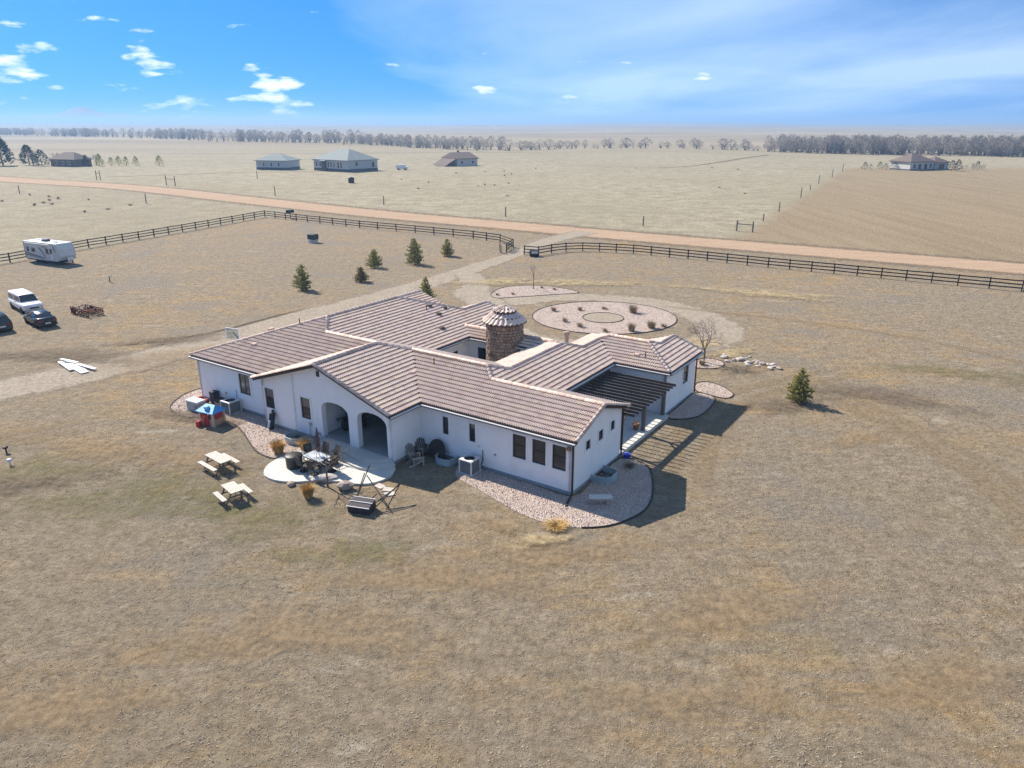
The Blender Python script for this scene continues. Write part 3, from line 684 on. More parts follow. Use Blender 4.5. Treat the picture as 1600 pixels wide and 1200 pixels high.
# gutters along the eaves in view
def gutter(a,b,z=EV):
    g=MB().bar((*a,z-.13),(*b,z-.13),.10,.05).build('gutter',M['brown'],house)
    MB().bar((*a,z-.075),(*b,z-.075),.12,.055).build('gutter_lip_sheen',M['light'],g)  # pale strip paints the sky reflection on the brown gutter's lip
gutter((-10.4,-.34),(.3,-.34)); gutter((-30.9,-2.29),(-22.9,-2.29)); gutter((-10.41,-2.98),(-10.41,-.45)); gutter((-4.11,6.4),(-4.11,13.3)); gutter((-4.1,13.31),(.05,13.31)); gutter((.14,13.4),(.14,19.6))
gutter((-16.66,8.7),(-16.66,12.9)); gutter((-16.6,12.91),(-11.2,12.91)); gutter((.28,6.39),(-4.0,6.39))
# roof vents
def vent(x,y,axis,e,sg,kind):
    z=EV+sg*((x if axis=='x' else y)-e)/3
    if kind=='pipe': MB().tube([(x,y,z-.1),(x,y,z+.5)],.04,8).build('vent_pipe',M['brown'],house)
    else:
        m=MB().box(x-.2,x+.2,y-.2,y+.2,z-.02,z+.2,bev=.03); m.build('roof_vent',M['brown'] if kind=='dark' else mat('tan_vent',(.5,.38,.31),.8),house)
for v_ in [(-27.0,2.2,'y',-2.2,1,'tan'),(-25.2,3.4,'y',-2.2,1,'pipe'),(-26.6,.3,'y',-2.2,1,'tan'),(-13.0,2.0,'y',-.25,1,'tan'),(-12.2,3.2,'y',-.25,1,'pipe'),(-21.2,13.2,'x',-16.75,-1,'pipe'),(-21.6,14.0,'x',-16.75,-1,'dark'),
 (-20.8,15.0,'x',-16.75,-1,'dark'),(-20.3,13.6,'x',-16.75,-1,'dark'),(-18.6,11.9,'x',-16.75,-1,'dark'),(-3.0,14.6,'y',13.4,1,'tan'),(-2.3,14.5,'y',13.4,1,'pipe')]: vent(*v_)
ch=MB().lathe([(.16,3.6),(.16,4.75),(.24,4.78),(.24,4.95),(.2,5.0)],12,(-8.2,13.6)); ch.build('flue_pipe',mat('flue_tan',(.36,.27,.21),.7),house)
# stone turret
TX,TY,TRR=-13.5,13.3,1.42
MB().lathe([(TRR-.06,.0),(TRR-.06,5.15)],32,(TX,TY)).build('turret_drum',M['wood'],house)
st=MB(); z=.05
while z<5.1:
    h=random.uniform(.2,.34); a=random.uniform(0,1)
    aend=a+2*math.pi
    while a<aend-.03:
        w=min(random.uniform(.18,.42)/TRR,aend-a); r=TRR+random.uniform(-.015,.055); r0=TRR-.08; n=3; g=.012/TRR; hh=min(h,5.12-z)-.015; vs=[]
        for rr,zz0,zz1,ins in ((r0,z,z+hh,0),(r,z+.02,z+hh-.02,.018)):
            for k in range(n+1):
                t=a+g+ins+(w-2*g-2*ins)*k/n; jz=random.uniform(-.012,.012)
                vs+= [(TX+rr*math.cos(t),TY+rr*math.sin(t),zz0+jz),(TX+rr*math.cos(t),TY+rr*math.sin(t),zz1+jz)]
        b=2*(n+1); fs=[]
        for k in range(n): fs.append((b+2*k,b+2*k+2,b+2*k+3,b+2*k+1)); fs.append((2*k,2*k+2,b+2*k+2,b+2*k)); fs.append((2*k+1,b+2*k+1,b+2*k+3,2*k+3))
        fs+=[(0,b,b+1,1),(2*n,2*n+1,b+2*n+1,b+2*n)]
        st.add(vs,fs); a+=w
    z+=h
tag(st.build('turret_stones',M['stone'],house),kind='stuff')
def cone_tiles():
    m=MB(); base=MB()
    TP=[(0,0),(.05,.055),(.105,.078),(.16,.055),(.21,0),(.27,-.01),(.32,0)]; tiers=[(1.72,5.12,1.22,5.52,26),(1.27,5.50,.80,5.82,20),(.92,5.93,.48,6.12,15),(.52,6.10,.08,6.26,9)]
    for (r0,z0,r1,z1,n) in tiers:
        for i in range(n):
            a0=2*math.pi*i/n; w=2*math.pi/n; vs=[]
            for (r,zz,lf) in ((r0,z0,.035),(r1,z1,.0)):
                for pa,ph in TP:
                    a=a0+w*pa/.32; k=r/r0
                    vs.append((TX+r*math.cos(a),TY+r*math.sin(a),zz+lf+ph*1.15*(.5+.5*k)))
            for pa,ph in TP:
                a=a0+w*pa/.32; vs.append((TX+r0*math.cos(a),TY+r0*math.sin(a),z0-.05))
            N=len(TP); fs=[]
            for j in range(N-1): fs+=[(j,j+1,N+j+1,N+j),(2*N+j,2*N+j+1,j+1,j)]
            m.add(vs,fs)
    base.lathe([(1.3,5.05),(1.66,5.06),(1.62,5.14),(.86,5.74),(.86,5.9),(.05,6.24)],26,(TX,TY))
    b=base.build('turret_roof',M['brown'],house)
    tt=tag(m.build('turret_tiles',M['tile'],b),kind='stuff'); tt.data.materials.append(M['butt_shade']); tt.data.polygons.foreach_set('material_index',[i%2 for i in range(len(tt.data.polygons))])  # turret tile butts get the same painted shade
    MB().lathe([(.02,6.2),(.13,6.22),(.16,6.28),(.06,6.38),(.02,6.4)],10,(TX,TY)).build('finial',M['capt'],b,True)
cone_tiles()
MB().box(-17.0,-10.85,8.35,13.25,.0,.1).build('courtyard_paving',M['concrete'],house)

# ---------------------------------------------------------------- pergola and its deck
HS=lambda n_,l_,c_,g_=None: thing(n_,l_,c_,(HO[0],HO[1],0),HA,g_)
dk=MB().prism([(-4.45,6.05),(.05,6.05),(.05,13.66),(-4.45,13.66)],-.1,.25)
tag(dk.build('concrete_terrace',M['concrete'],None,loc=(HO[0],HO[1],0),rz=HA),'raised pale concrete terrace under the slatted pergola','terrace')
pg=HS('pergola','dark timber slatted pergola on two posts against the tiled roof','pergola')
for y in (6.7,10.15,13.45):
    MB().box(-.42,-.2,y-.11,y+.11,.25,2.38).build('post',M['pergw'],pg)
    for s_ in (-1,1):
        if 6.0<y+s_*.7<13.6: MB().bar((-.31,y,1.75),(-.31,y+s_*.65,2.36),.08,.1).build('brace',M['pergw'],pg)
MB().box(-.42,-.31-.002,6.2,13.66,2.38,2.62).build('beam',M['pergw'],pg); MB().box(-.31+.002,-.2,6.2,13.66,2.38,2.62).build('beam',M['pergw'],pg)
MB().box(-4.48,-4.40,6.35,13.3,2.62,2.85).build('ledger',M['pergd'],pg)
for i in range(13): 
    y=6.55+i*.545; MB().box(-4.39,.62,y-.03,y+.03,2.621,2.80).build('rafter',M['pergd'],pg)
# ---------------------------------------------------------------- gravel beds, islands, patio
def smooth_closed(pts,step=.35):
    n=len(pts); out=[]
    for i in range(n):
        a,b,c,d=[Vector((*pts[(i+k-1)%n],0)) for k in range(4)]
        m=max(1,int((c-b).length/step))
        for k in range(m):
            t=k/m; out.append(.5*((2*b)+(c-a)*t+(2*a-5*b+4*c-d)*t*t+(3*b-a-3*c+d)*t**3))
    return [(p.x,p.y) for p in out]
def inside(p,poly):
    x,y=p; r=False; n=len(poly)
    for i in range(n):
        (x0,y0),(x1,y1)=poly[i],poly[(i+1)%n]
        if (y0>y)!=(y1>y) and x<(x1-x0)*(y-y0)/(y1-y0)+x0: r=not r
    return r
KEEP=[]     # areas kept free of grass tufts (world polygons)
def bed(name,label,pts,local=True,edge_from=0,edge_to=None,npeb=400,z=.03,hole=None,cat='gravel bed',smooth=True,ptsout=None):
    P=[wl(*p)[:2] for p in pts] if local else pts
    poly=smooth_closed(P) if smooth else P
    cx=sum(p[0] for p in poly)/len(poly); cy=sum(p[1] for p in poly)/len(poly)
    KEEP.append(poly)
    root=thing(name,label,cat,(cx,cy,0))
    q=[(x-cx,y-cy) for x,y in poly]
    MB().prism(q,-.02,z).build('gravel',M['gravel'],root)
    e0=int(edge_from*len(q)); e1=int((edge_to if edge_to is not None else 1)*len(q))
    ed=[(*q[i%len(q)],.03) for i in range(e0,e1+1)]
    if len(ed)>2: MB().tube(ed,.055,5).build('edging',M['edge'],root)
    xs=[p[0] for p in q]; ys=[p[1] for p in q]; m=MB(); k=0
    while k<npeb:
        p=(random.uniform(min(xs),max(xs)),random.uniform(min(ys),max(ys)))
        if not inside(p,q) or (hole and math.hypot(p[0]+cx-hole[0],p[1]+cy-hole[1])<hole[2]): k+=.2; continue
        r=random.uniform(.025,.07); a=random.uniform(0,6.28); k+=1
        vs=[(p[0]+r*math.cos(a+j*2.094)*random.uniform(.7,1.2),p[1]+r*math.sin(a+j*2.094)*random.uniform(.7,1.2),z-.005) for j in range(3)]+[(p[0]+.3*r*math.cos(a),p[1]+.3*r*math.sin(a),z+r*random.uniform(.6,1.1))]
        m.add(vs,[(0,1,3),(1,2,3),(2,0,3)])
    tag(m.build('pebbles',M['pebble'],root),kind='stuff')
    return root
bed('gravel_bed','pink gravel bed curving along the west front wall past the air conditioner',[(-30.5,-1.2),(-32.3,-.75),(-32.3,-2.1),(-31.75,-3.27),(-30.66,-4.49),(-29.15,-4.96),(-28.1,-4.91),(-27.1,-4.4),(-25.2,-3.85),(-24.07,-3.9),(-22.5,-4.45),(-20.57,-5.37),(-19.37,-5.86),(-18.58,-6.01),(-17.6,-6.0),(-17.1,-5.4),(-16.9,-3.2),(-17.2,-2.65),(-19.5,-2.62),(-22.4,-2.6),(-22.7,-2.0),(-26,-1.95)],npeb=2600,edge_from=.06,edge_to=.62)
bed('gravel_bed','pink gravel bed below the three tall windows wrapping the east corner',[(-7.2,-.15),(-7.0,-1.4),(-6.2,-1.9),(-4.6,-2.3),(-3.0,-2.75),(-1.6,-3.15),(.2,-3.3),(2.1,-2.7),(3.35,-1.48),(4.0,.38),(3.86,1.96),(3.18,3.77),(2.3,5.4),(1.6,5.95),(.2,5.95),(.05,3),(.1,.0),(-3,-.1)],npeb=3200,edge_from=.3,edge_to=.72)
bed('gravel_bed','shaded gravel bed along the blank east wall beside the pergola',[(-.1,13.75),(.75,13.8),(1.7,15.1),(1.75,17.8),(1.3,19.4),(-.2,19.5),(-.2,16.5)],npeb=600)
bed('gravel_bed','small rounded gravel bed at the foot of the bare tree',[(-2.2,25.4),(-.9,26.1),(-.6,27.4),(-1.2,28.4),(-2.5,28.5),(-3.2,27),(-3,25.6)],npeb=300)
bed('gravel_bed','tongue of gravel bed beyond the east wing corner',[(-.4,20.1),(.82,19.7),(2.1,19.6),(2.35,20.8),(1.2,22.0),(-.1,22.5),(-.9,21.8)],npeb=300)
bed('gravel_island','half moon gravel island with a thin staked sapling',[(-2.5,86.9),(-.9,90.6),(2.67,91.7),(5.6,90.5),(8.1,87.6),(4.6,86.3),(0,84.95),(-1.9,84.65)],False,npeb=900,cat='gravel island')
circ=[(9.75+7.6*math.cos(a)*1.0,75.9+6.9*math.sin(a)) for a in [2*math.pi*i/40 for i in range(40)]]
ci=bed('gravel_island','large round gravel island with a bare soil circle in its middle',circ,False,npeb=2600,hole=(9.6,75.4,2.2),cat='gravel island',smooth=False)
icx,icy=ci.location.x,ci.location.y
so_=[(9.6-icx+2.15*math.cos(2*math.pi*i/36),75.4-icy+2.15*math.sin(2*math.pi*i/36)) for i in range(36)]
MB().prism(so_,.02,.045).build('soil_circle',mat('dry_soil_circle',(.285,.235,.175),.95,.2,2,.02,8),ci); MB().tube([(*p,.05) for p in so_+so_[:1]],.05,5).build('edging',M['edge'],ci)
# patio
lower=smooth_closed([(-16.6,-7.45),(-17.05,-6.75),(-17.2,-6.1),(-17.1,-5.3),(-16.9,-4.2),(-16.75,-2.75),(-14,-2.7),(-10.85,-2.7),(-10.15,-3.2),(-9.85,-3.8),(-9.9,-4.6),(-10.25,-5.3),(-10.9,-5.75),(-11.9,-6.05),(-13.1,-6.75),(-13.8,-7.4),(-14.4,-7.75),(-15.1,-7.97),(-15.95,-7.92)])
KEEP.append([wl(*p)[:2] for p in lower])
pt=HS('patio','pale concrete patio with curved edge and two curved steps below the arches','patio')
MB().prism(lower,-.1,.12).build('slab',M['concrete'],pt)
s2=smooth_closed([(-16.7,-3.05),(-15.9,-3.4),(-14.9,-3.7),(-14.2,-3.78),(-13.3,-4.1),(-12.4,-4.32),(-11.6,-4.22),(-10.95,-3.65),(-10.86,-2.6),(-16.7,-2.6)],.25)
s1=smooth_closed([(-16.75,-2.95),(-15.66,-3.12),(-14.18,-3.38),(-13.29,-3.62),(-12.3,-3.75),(-11.5,-3.45),(-11.0,-2.8),(-10.9,-2.57),(-16.78,-2.57)],.25)
MB().prism(s2,.121,.27).build('step',M['concrete'],pt); MB().prism(s1,.271,.42).build('step',M['concrete'],pt)
MB().box(-17.0,-11.1,-2.56,2.1,.20,.415).build('porch_floor',mat('porch_concrete',(.33,.335,.33),.8,.1,1.5),pt)
for a_,b_ in [((-16.5,-6.9),(-13.6,-5.4)),((-12.6,-6.3),(-12.0,-4.5)),((-15.9,-4.1),(-14.6,-6.0))]:
    MB().bar((*a_,.121),(*b_,.121),.02,.004).build('control_joint',M['found'],pt)

# ---------------------------------------------------------------- things round the house
def at(x,y,z=0): return wl(x,y,z)
def condenser(x,y,label,s=.85,rz=0,z=.05):
    r=thing('air_conditioner',label,'air conditioner',at(x,y,z),HA+rz)
    h=s/2
    MB().box(-h-.1,h+.1,-h-.1,h+.1,-.06,.03).build('pad',M['concrete'],r)
    MB().box(-h+.02,h-.02,-h+.02,h-.02,.03,.8,bev=.03).build('coil',M['acg'],r)
    for i in range(9):
        zz=.1+i*.075
        MB().box(-h+.03,h-.03,-h,-h+.018,zz,zz+.03).build('louvre',M['acg'],r); MB().box(h-.018,h,-h+.03,h-.03,zz,zz+.03).build('louvre',M['acg'],r)
    for sx in (-1,1):
        for sy in (-1,1): MB().box(sx*h-.035,sx*h+.035,sy*h-.035,sy*h+.035,.03,.84).build('corner_post',M['light'],r)
    t=MB(); n=24
    outer=[(h*1.04*max(-1,min(1,1.5*math.cos(a))),h*1.04*max(-1,min(1,1.5*math.sin(a)))) for a in [2*math.pi*i/n for i in range(n)]]
    inn=[(h*.78*math.cos(a),h*.78*math.sin(a)) for a in [2*math.pi*i/n for i in range(n)]]
    vs=[(*p,.8) for p in outer]+[(*p,.86) for p in outer]+[(*p,.88) for p in inn]+[(*p,.76) for p in inn]
    fs=[(k*n+i,k*n+(i+1)%n,(k+1)*n+(i+1)%n,(k+1)*n+i) for k in range(3) for i in range(n)]+[tuple(range(3*n,4*n))]
    t.add(vs,fs); t.build('top_ring',M['light'],r)
    g=MB().lathe([(h*.76,.79),(h*.76,.80)],20); g.build('fan_well',M['black'],r)
    for i in range(4):
        a=i*math.pi/4; MB().bar((-h*.76*math.cos(a),-h*.76*math.sin(a),.885),(h*.76*math.cos(a),h*.76*math.sin(a),.885),.015,.012).build('grille_bar',M['black'],r)
    MB().lathe([(.09,.80),(.09,.87)],10).build('fan_hub',M['acg'],r)
    return r
condenser(-6.45,-.75,'grey air conditioner by the window well with a cable to the wall')
condenser(-26.3,-2.5,'dark grey air conditioner beside the tan bin at the west wall',.95)
def well(x,y,label,w=1.3,d=.95,face='y'):
    r=thing('window_well',label,'window well',at(x,y,0),HA+(0 if face=='y' else math.pi/2))
    prof=[(-w/2,0),(-w/2,-d*.55),(-w/2+.12,-d*.85),(-w/2+.35,-d),(w/2-.35,-d),(w/2-.12,-d*.85),(w/2,-d*.55),(w/2,0)]
    m=MB(); n=len(prof)
    inn=[(px*.95,py*.95) for px,py in prof]
    vs=[(*p,-.02) for p in prof]+[(*p,.40) for p in prof]+[(*p,.42) for p in inn]+[(*p,-.01) for p in inn]
    fs=[(k*n+i,k*n+i+1,(k+1)*n+i+1,(k+1)*n+i) for k in range(3) for i in range(n-1)]
    m.add(vs,fs); m.build('liner',M['steel'],r)
    MB().tube([(*p,.42) for p in prof],.03,6).build('rim',M['steel'],r)
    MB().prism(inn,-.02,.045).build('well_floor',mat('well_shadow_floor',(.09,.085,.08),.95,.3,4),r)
    return r
well(-8.45,-.05,'galvanised window well in the shaded corner by the leaning round top')
well(-18.5,-2.72,'galvanised window well beside the dry ornamental grasses',1.35,1.3)
well(.07,2.9,'galvanised window well under the three small square windows',1.5,1.1,'x')
g=thing('generator','pale grey standby generator box with white lid on the gravel','generator',at(-28.55,-3.75,.04),HA+R(4))
MB().box(-.68,.68,-.4,.4,-.03,.05).build('pad',M['concrete'],g); MB().box(-.62,.62,-.34,.34,.05,.72,bev=.03).build('cabinet',M['grey'],g); MB().box(-.66,.66,-.38,.38,.72,.83,bev=.04).build('lid',M['white'],g)
for i in range(5): MB().box(.28,.55,-.352,-.335,.2+i*.08,.24+i*.08).build('louvre',M['acg'],g)
bn=thing('storage_bin','tan storage bin with dark lid against the west wall','bin',at(-27.4,-2.5,.03),HA)
MB().box(-.36,.36,-.3,.3,0,.62,bev=.03).build('body',mat('tan_bin',(.36,.29,.23),.7),bn); MB().box(-.39,.39,-.33,.33,.62,.72,bev=.03).build('lid',M['black'],bn); MB().box(-.1,.1,-.36,-.33,.55,.64).build('handle',M['black'],bn)
b2=thing('tall_bin','narrow dark tall bin standing against the west wall','bin',at(-28.5,-2.25,.03),HA)
MB().prism([(-.2,-.2),(.2,-.2),(.2,.2),(-.2,.2)],0,.95,[(-.25,-.25),(.25,-.25),(.25,.25),(-.25,.25)]).build('body',mat('dark_slate_plastic',(.05,.055,.065),.6),b2); MB().box(-.27,.27,-.27,.27,.95,1.02,bev=.03).build('lid',M['black'],b2)
tr_=thing('ride_on_toy','small red ride on toy near the generator','toy',at(-29.3,-2.7,.03),HA+R(30))
MB().box(-.4,.4,-.2,.2,.15,.38,bev=.07).build('body',M['red'],tr_); MB().box(-.32,.05,-.17,.17,.38,.6,bev=.07).build('seat',M['red'],tr_)
for sx in (-.25,.25):
    for sy in (-.2,.2): w_=MB().lathe([(.02,-.03),(.12,-.03),(.12,.03),(.02,.03)],12).build('wheel',M['tyre'],tr_); w_.location=(sx,sy,.12); w_.rotation_euler=(R(90),0,0)
# playhouse
ph=thing('playhouse','plastic toy playhouse with blue roof and red trim on the lawn edge','playhouse',at(-25.55,-4.55,0),HA+R(8))
for (a_,b_,c_,d_) in [(-.6,.6,-.5,-.44),(-.6,.6,.44,.5),(-.6,-.54,-.44,.44),(.54,.6,-.44,.44)]: MB().box(a_,b_,c_,d_,0,.5).build('lower_wall',M['tan'],ph)
for sx in (-1,1):
    for sy in (-1,1): MB().box(sx*.57-.09,sx*.57+.09,sy*.47-.07,sy*.47+.07,0,1.05,bev=.01).build('corner_post',mat('cream_plastic',(.58,.47,.33),.6),ph)
MB().box(-.2,.25,-.56,-.503,.0,.85,bev=.01).build('door',M['red'],ph); MB().box(.603,.65,-.3,.3,.5,.95,bev=.01).build('shutter',M['red'],ph); MB().box(-.5,-.28,-.55,-.503,.55,.95,bev=.01).build('shutter',M['red'],ph)
rf=MB().add([(-.78,-.66,1.03),(.78,-.66,1.03),(.78,.66,1.03),(-.78,.66,1.03),(-.4,0,1.42),(.4,0,1.42),(-.78,-.66,.98),(.78,-.66,.98),(.78,.66,.98),(-.78,.66,.98)],[(0,1,5,4),(1,2,5),(2,3,4,5),(3,0,4),(6,7,1,0),(7,8,2,1),(8,9,3,2),(9,6,0,3),(9,8,7,6)])
rf.build('roof',M['blue'],ph); MB().box(-.15,.15,-.5,-.2,1.2,1.4,bev=.03).build('roof_dormer',mat('pale_blue_plastic',(.32,.6,.85),.4),ph)
MB().box(-.62,-.3,-.95,-.62,0,.4,bev=.05).build('bench',M['red'],ph)
# upright bag
bg=thing('golf_bag','dark upright bag with a pale panel leaning on the white wall','bag',at(-21.4,-3.05,.03),HA)
bm=MB().lathe([(.13,0),(.19,.05),(.19,.6),(.21,1.0),(.2,1.12),(.1,1.14)],14); q=bm.build('body',mat('dark_navy_cloth',(.02,.025,.04),.6),bg,True); q.rotation_euler=(R(-14),0,0)
MB().box(-.13,.13,-.24,-.17,.12,.62,bev=.03).build('panel',mat('pale_blue_panel',(.5,.58,.66),.5),q)
for i in range(5): MB().tube([(-.1+.05*i,.02*(i%2),1.05),(-.11+.055*i,.03,1.32)],.02,6).build('club',M['black'],q)
MB().tube([(-.22,-.3,0),(-.05,0,.75)],.015).build('stand_leg',M['black'],bg); MB().tube([(.22,-.3,0),(.05,0,.75)],.015).build('stand_leg',M['black'],bg)
# picnic tables
def picnic(x,y,rz,L,label):
    r=thing('picnic_table',label,'picnic table',at(x,y,0),HA+rz,'picnic tables on the lawn')
    for i in range(5): MB().box(-L/2,L/2,-.36+i*.145,-.36+i*.145+.135,.71,.75).build('top_plank',M['palewood'],r)
    for sy in (-1,1):
        for k in range(2): y0=sy*.72+(k-1)*.14; MB().box(-L/2,L/2,y0,y0+.13,.41,.45).build('bench_plank',M['palewood'],r)
    for sx in (-1,1):
        X=sx*(L/2-.28)
        MB().box(X-.02,X+.02,-.85,.85,.33,.41).build('crosspiece',M['wood'],r); MB().box(X-.02,X+.02,-.35,.35,.63,.71).build('crosspiece',M['wood'],r)
        for sy in (-1,1): MB().bar((X+.045*sx,sy*.62,0),(X+.045*sx,sy*.22,.71),.05,.09).build('leg',M['wood'],r)
    MB().bar((-L/2+.28,0,.37),(-.2,0,.68),.04,.08).build('brace',M['wood'],r); MB().bar((L/2-.28,0,.37),(.2,0,.68),.04,.08).build('brace',M['wood'],r)
picnic(-19.15,-8.65,R(-7),1.85,'longer pale picnic table with attached benches, closest to the playhouse')
picnic(-15.2,-10.6,R(-14),1.35,'shorter pale picnic table with attached benches, farther from the house')
# covered round fire table
fp=thing('fire_table','black covered round fire table on the patio','fire table',at(-15.42,-6.15,.12),HA)
MB().lathe([(.46,0),(.48,.04),(.50,.66),(.52,.70),(.52,.74),(.49,.77),(.05,.78)],28).build('cover',M['black'],fp,True); MB().lathe([(.515,.66),(.525,.665),(.525,.69),(.515,.695)],28).build('hem',M['acg'],fp)
# dining set
tb=thing('patio_table','rectangular glass patio table between six dark sling chairs','table',at(-14.25,-5.42,.12),HA+R(-3))
MB().box(-.78,.78,-.48,.48,.695,.71).build('glass_top',M['glasst'],tb)
for (a_,b_) in [((-.8,-.5),(.8,-.5)),((.8,-.5),(.8,.5)),((.8,.5),(-.8,.5)),((-.8,.5),(-.8,-.5))]: MB().bar((*a_,.70),(*b_,.70),.05,.04).build('frame',M['sling'],tb)
for sx in (-1,1):
    for sy in (-1,1): MB().tube([(sx*.7,sy*.4,.69),(sx*.74,sy*.44,0)],.025).build('leg',M['sling'],tb)
MB().box(-.25,.2,-.2,.12,.712,.73).build('runner',M['white'],tb)
def sling_chair(x,y,rz,label):
    r=thing('patio_chair',label,'chair',at(x,y,.12),HA+rz,'sling chairs at the patio table')
    MB().add([(-.26,-.26,.43),(.26,-.26,.43),(.25,.24,.39),(-.25,.24,.39),(-.26,-.26,.45),(.26,-.26,.45),(.25,.24,.41),(-.25,.24,.41)],[(3,2,1,0),(4,5,6,7),(0,1,5,4),(1,2,6,5),(2,3,7,6),(3,0,4,7)]).build('seat',M['sling'],r)
    MB().add([(-.25,.24,.40),(.25,.24,.40),(.24,.42,1.05),(-.24,.42,1.05),(-.25,.265,.40),(.25,.265,.40),(.24,.445,1.05),(-.24,.445,1.05)],[(0,1,2,3),(7,6,5,4),(0,4,5,1),(1,5,6,2),(2,6,7,3),(3,7,4,0)]).build('backrest',M['sling'],r)
    for s_ in (-1,1):
        MB().tube([(s_*.28,-.28,.03),(s_*.28,-.27,.64),(s_*.28,.26,.66),(s_*.27,.34,.72)],.022,6).build('arm',M['black'],r)
        MB().tube([(s_*.28,.26,.66),(s_*.28,.32,.03)],.02,6).build('leg',M['black'],r)
    MB().lathe([(.24,0),(.26,.02),(.24,.04)],16).build('swivel_base',M['black'],r)
for x,y,a,l in [(-15.15,-5.15,70,'dark sling chair at the end of the glass table by the fire table'),(-14.75,-4.6,0,'dark sling chair behind the glass table under the folded umbrella'),(-13.85,-4.55,-8,'dark sling chair behind the glass table next to the steps'),
                (-13.1,-5.35,-92,'dark sling chair at the glass table end facing the arches'),(-14.5,-6.25,178,'dark sling chair in front of the glass table beside the fire table'),(-13.65,-6.2,186,'dark sling chair in front of the glass table by the bare shrub')]: sling_chair(x,y,R(a),l)
um=thing('folded_umbrella','folded plum umbrella standing through the patio table','umbrella',at(-14.2,-5.3,.12),HA)
MB().tube([(0,0,0),(0,0,2.5)],.025).build('pole',M['light'],um); MB().lathe([(.05,.95),(.15,1.05),(.13,1.5),(.1,2.0),(.05,2.4),(.015,2.55)],9).build('canopy',M['umbrella'],um); MB().lathe([(.24,0),(.24,.06),(.06,.1)],14).build('base',M['black'],um); MB().lathe([(.145,1.38),(.15,1.4),(.15,1.44),(.14,1.46)],9).build('tie',M['sling'],um)
# corner by the patio: adirondack, stacked chairs, leaning round top
def adirondack(x,y,rz,label,material,z=0):
    r=thing('garden_chair',label,'chair',at(x,y,z),HA+rz)
    for i in range(5): MB().bar((-.24+i*.12,.16,.28),(-.27+i*.135,.48,1.0-.06*abs(i-2)),.10,.025).build('back_slat',material,r)
    for i in range(5): MB().box(-.28,.28,-.36+i*.105,-.36+i*.105+.09,.36-i*.022,.385-i*.022).build('seat_slat',material,r)
    for s_ in (-1,1):
        MB().box(s_*.36-.07,s_*.36+.07,-.42,.32,.55,.58).build('arm',material,r); MB().bar((s_*.32,-.36,0),(s_*.32,-.36,.55),.09,.05).build('leg',material,r); MB().bar((s_*.30,-.40,.34),(s_*.30,.52,.04),.04,.1).build('rail',material,r)
        MB().bar((s_*.33,.25,0),(s_*.33,.25,.55),.06,.05).build('leg',material,r)
adirondack(-9.75,-1.75,R(150),'weathered wooden garden chair in the shaded corner beside the patio',mat('weathered_chair_wood',(.40,.34,.28),.85,.2,5))
adirondack(-10.35,-1.15,R(95),'grey garden chair pushed against the stucco wall behind the wooden one',mat('grey_chair_wood',(.27,.24,.215),.85,.2,5))
adirondack(-10.3,-.5,R(60),'dark garden chair in the inner wall corner beside the leaning round top',mat('dark_chair_wood',(.14,.12,.11),.85,.2,5))
rt=thing('leaning_table_top','large dark round table top leaning on the white wall','table top',at(-9.2,-.38,0),HA)
m_=MB().lathe([(.6,-.03),(.64,-.02),(.64,.02),(.6,.03),(.02,.035)],32); q=m_.build('disc',mat('dark_table_wood',(.045,.035,.03),.6,.3,3),rt); q.location=(0,0,.63); q.rotation_euler=(R(78),0,0)
for a in (-.3,0,.3): MB().box(-.58,.58,a-.012,a+.012,-.05,-.03).build('slat_joint',M['black'],q)
# toppled patio swing
sw=thing('toppled_swing','toppled dark canopy swing lying on the grass with frame legs in the air','swing',at(-8.5,-7.55,0),HA+R(18))
q=MB().box(-.62,.62,-.42,.42,0,.5).build('seat_box',mat('dark_swing_cloth',(.045,.035,.045),.7,.25,6),sw); q.rotation_euler=(R(9),0,0)
for yy,zz in ((-.43,.5),(-.43,.04),(.0,.53),(.43,.5)): MB().bar((-.66,yy,zz),(.66,yy,zz),.035,.035).build('pale_rail',M['light'],q)
for a_,b_ in [((-.5,.4,.45),(-.75,2.6,1.35)),((-.55,.4,.4),(-1.0,2.4,.9)),((.6,-.1,.4),(1.55,1.7,.95)),((-.6,1.9,1.05),(1.7,.1,.03)),((.6,-.3,.1),(1.5,1.9,1.0)),((1.5,1.8,1.0),(1.2,.4,.03)),((-.9,2.4,.9),(-.75,2.6,1.35))]:
    MB().tube([a_,b_],.03,6).build('frame_tube',M['black'],sw)
# rocks
def rock(x,y,s,label,material,seed,group=None,z=0,world=False):
    rnd=random.Random(seed); m=MB(); n=9; rings=5; vs=[(0,0,-.15*s[2])]
    for i in range(1,rings):
        t=math.pi*i/rings
        for j in range(n):
            a=2*math.pi*j/n; k=rnd.uniform(.78,1.15); vs.append((s[0]*math.sin(t)*math.cos(a)*k,s[1]*math.sin(t)*math.sin(a)*k,s[2]*(.42-.55*math.cos(t)*rnd.uniform(.85,1.05))))
    vs.append((0,0,s[2]*.98)); fs=[(0,1+(j+1)%n,1+j) for j in range(n)]
    for i in range(rings-2):
        for j in range(n): a=1+i*n+j; b=1+i*n+(j+1)%n; fs.append((a,b,b+n,a+n))
    L_=len(vs)-1; fs+=[(L_,1+(rings-2)*n+j,1+(rings-2)*n+(j+1)%n) for j in range(n)]
    m.add(vs,fs); o=m.build('rock' if group else 'boulder',material,None,False,(x,y,z) if world else at(x,y,z),rnd.uniform(0,6.3))
    return tag(o,label,'rock',group)
rock(-12.75,-6.2,(.75,.4,.38),'long flat pale boulder at the patio edge behind the bare shrub',M['paler'],1)
rock(-11.0,-6.35,(.5,.38,.5),'brown boulder standing between the bare shrub and the toppled swing',M['rock'],2)
rock(-13.9,-7.75,(.3,.22,.26),'small brown rock by the front rim of the patio',M['rock'],3)
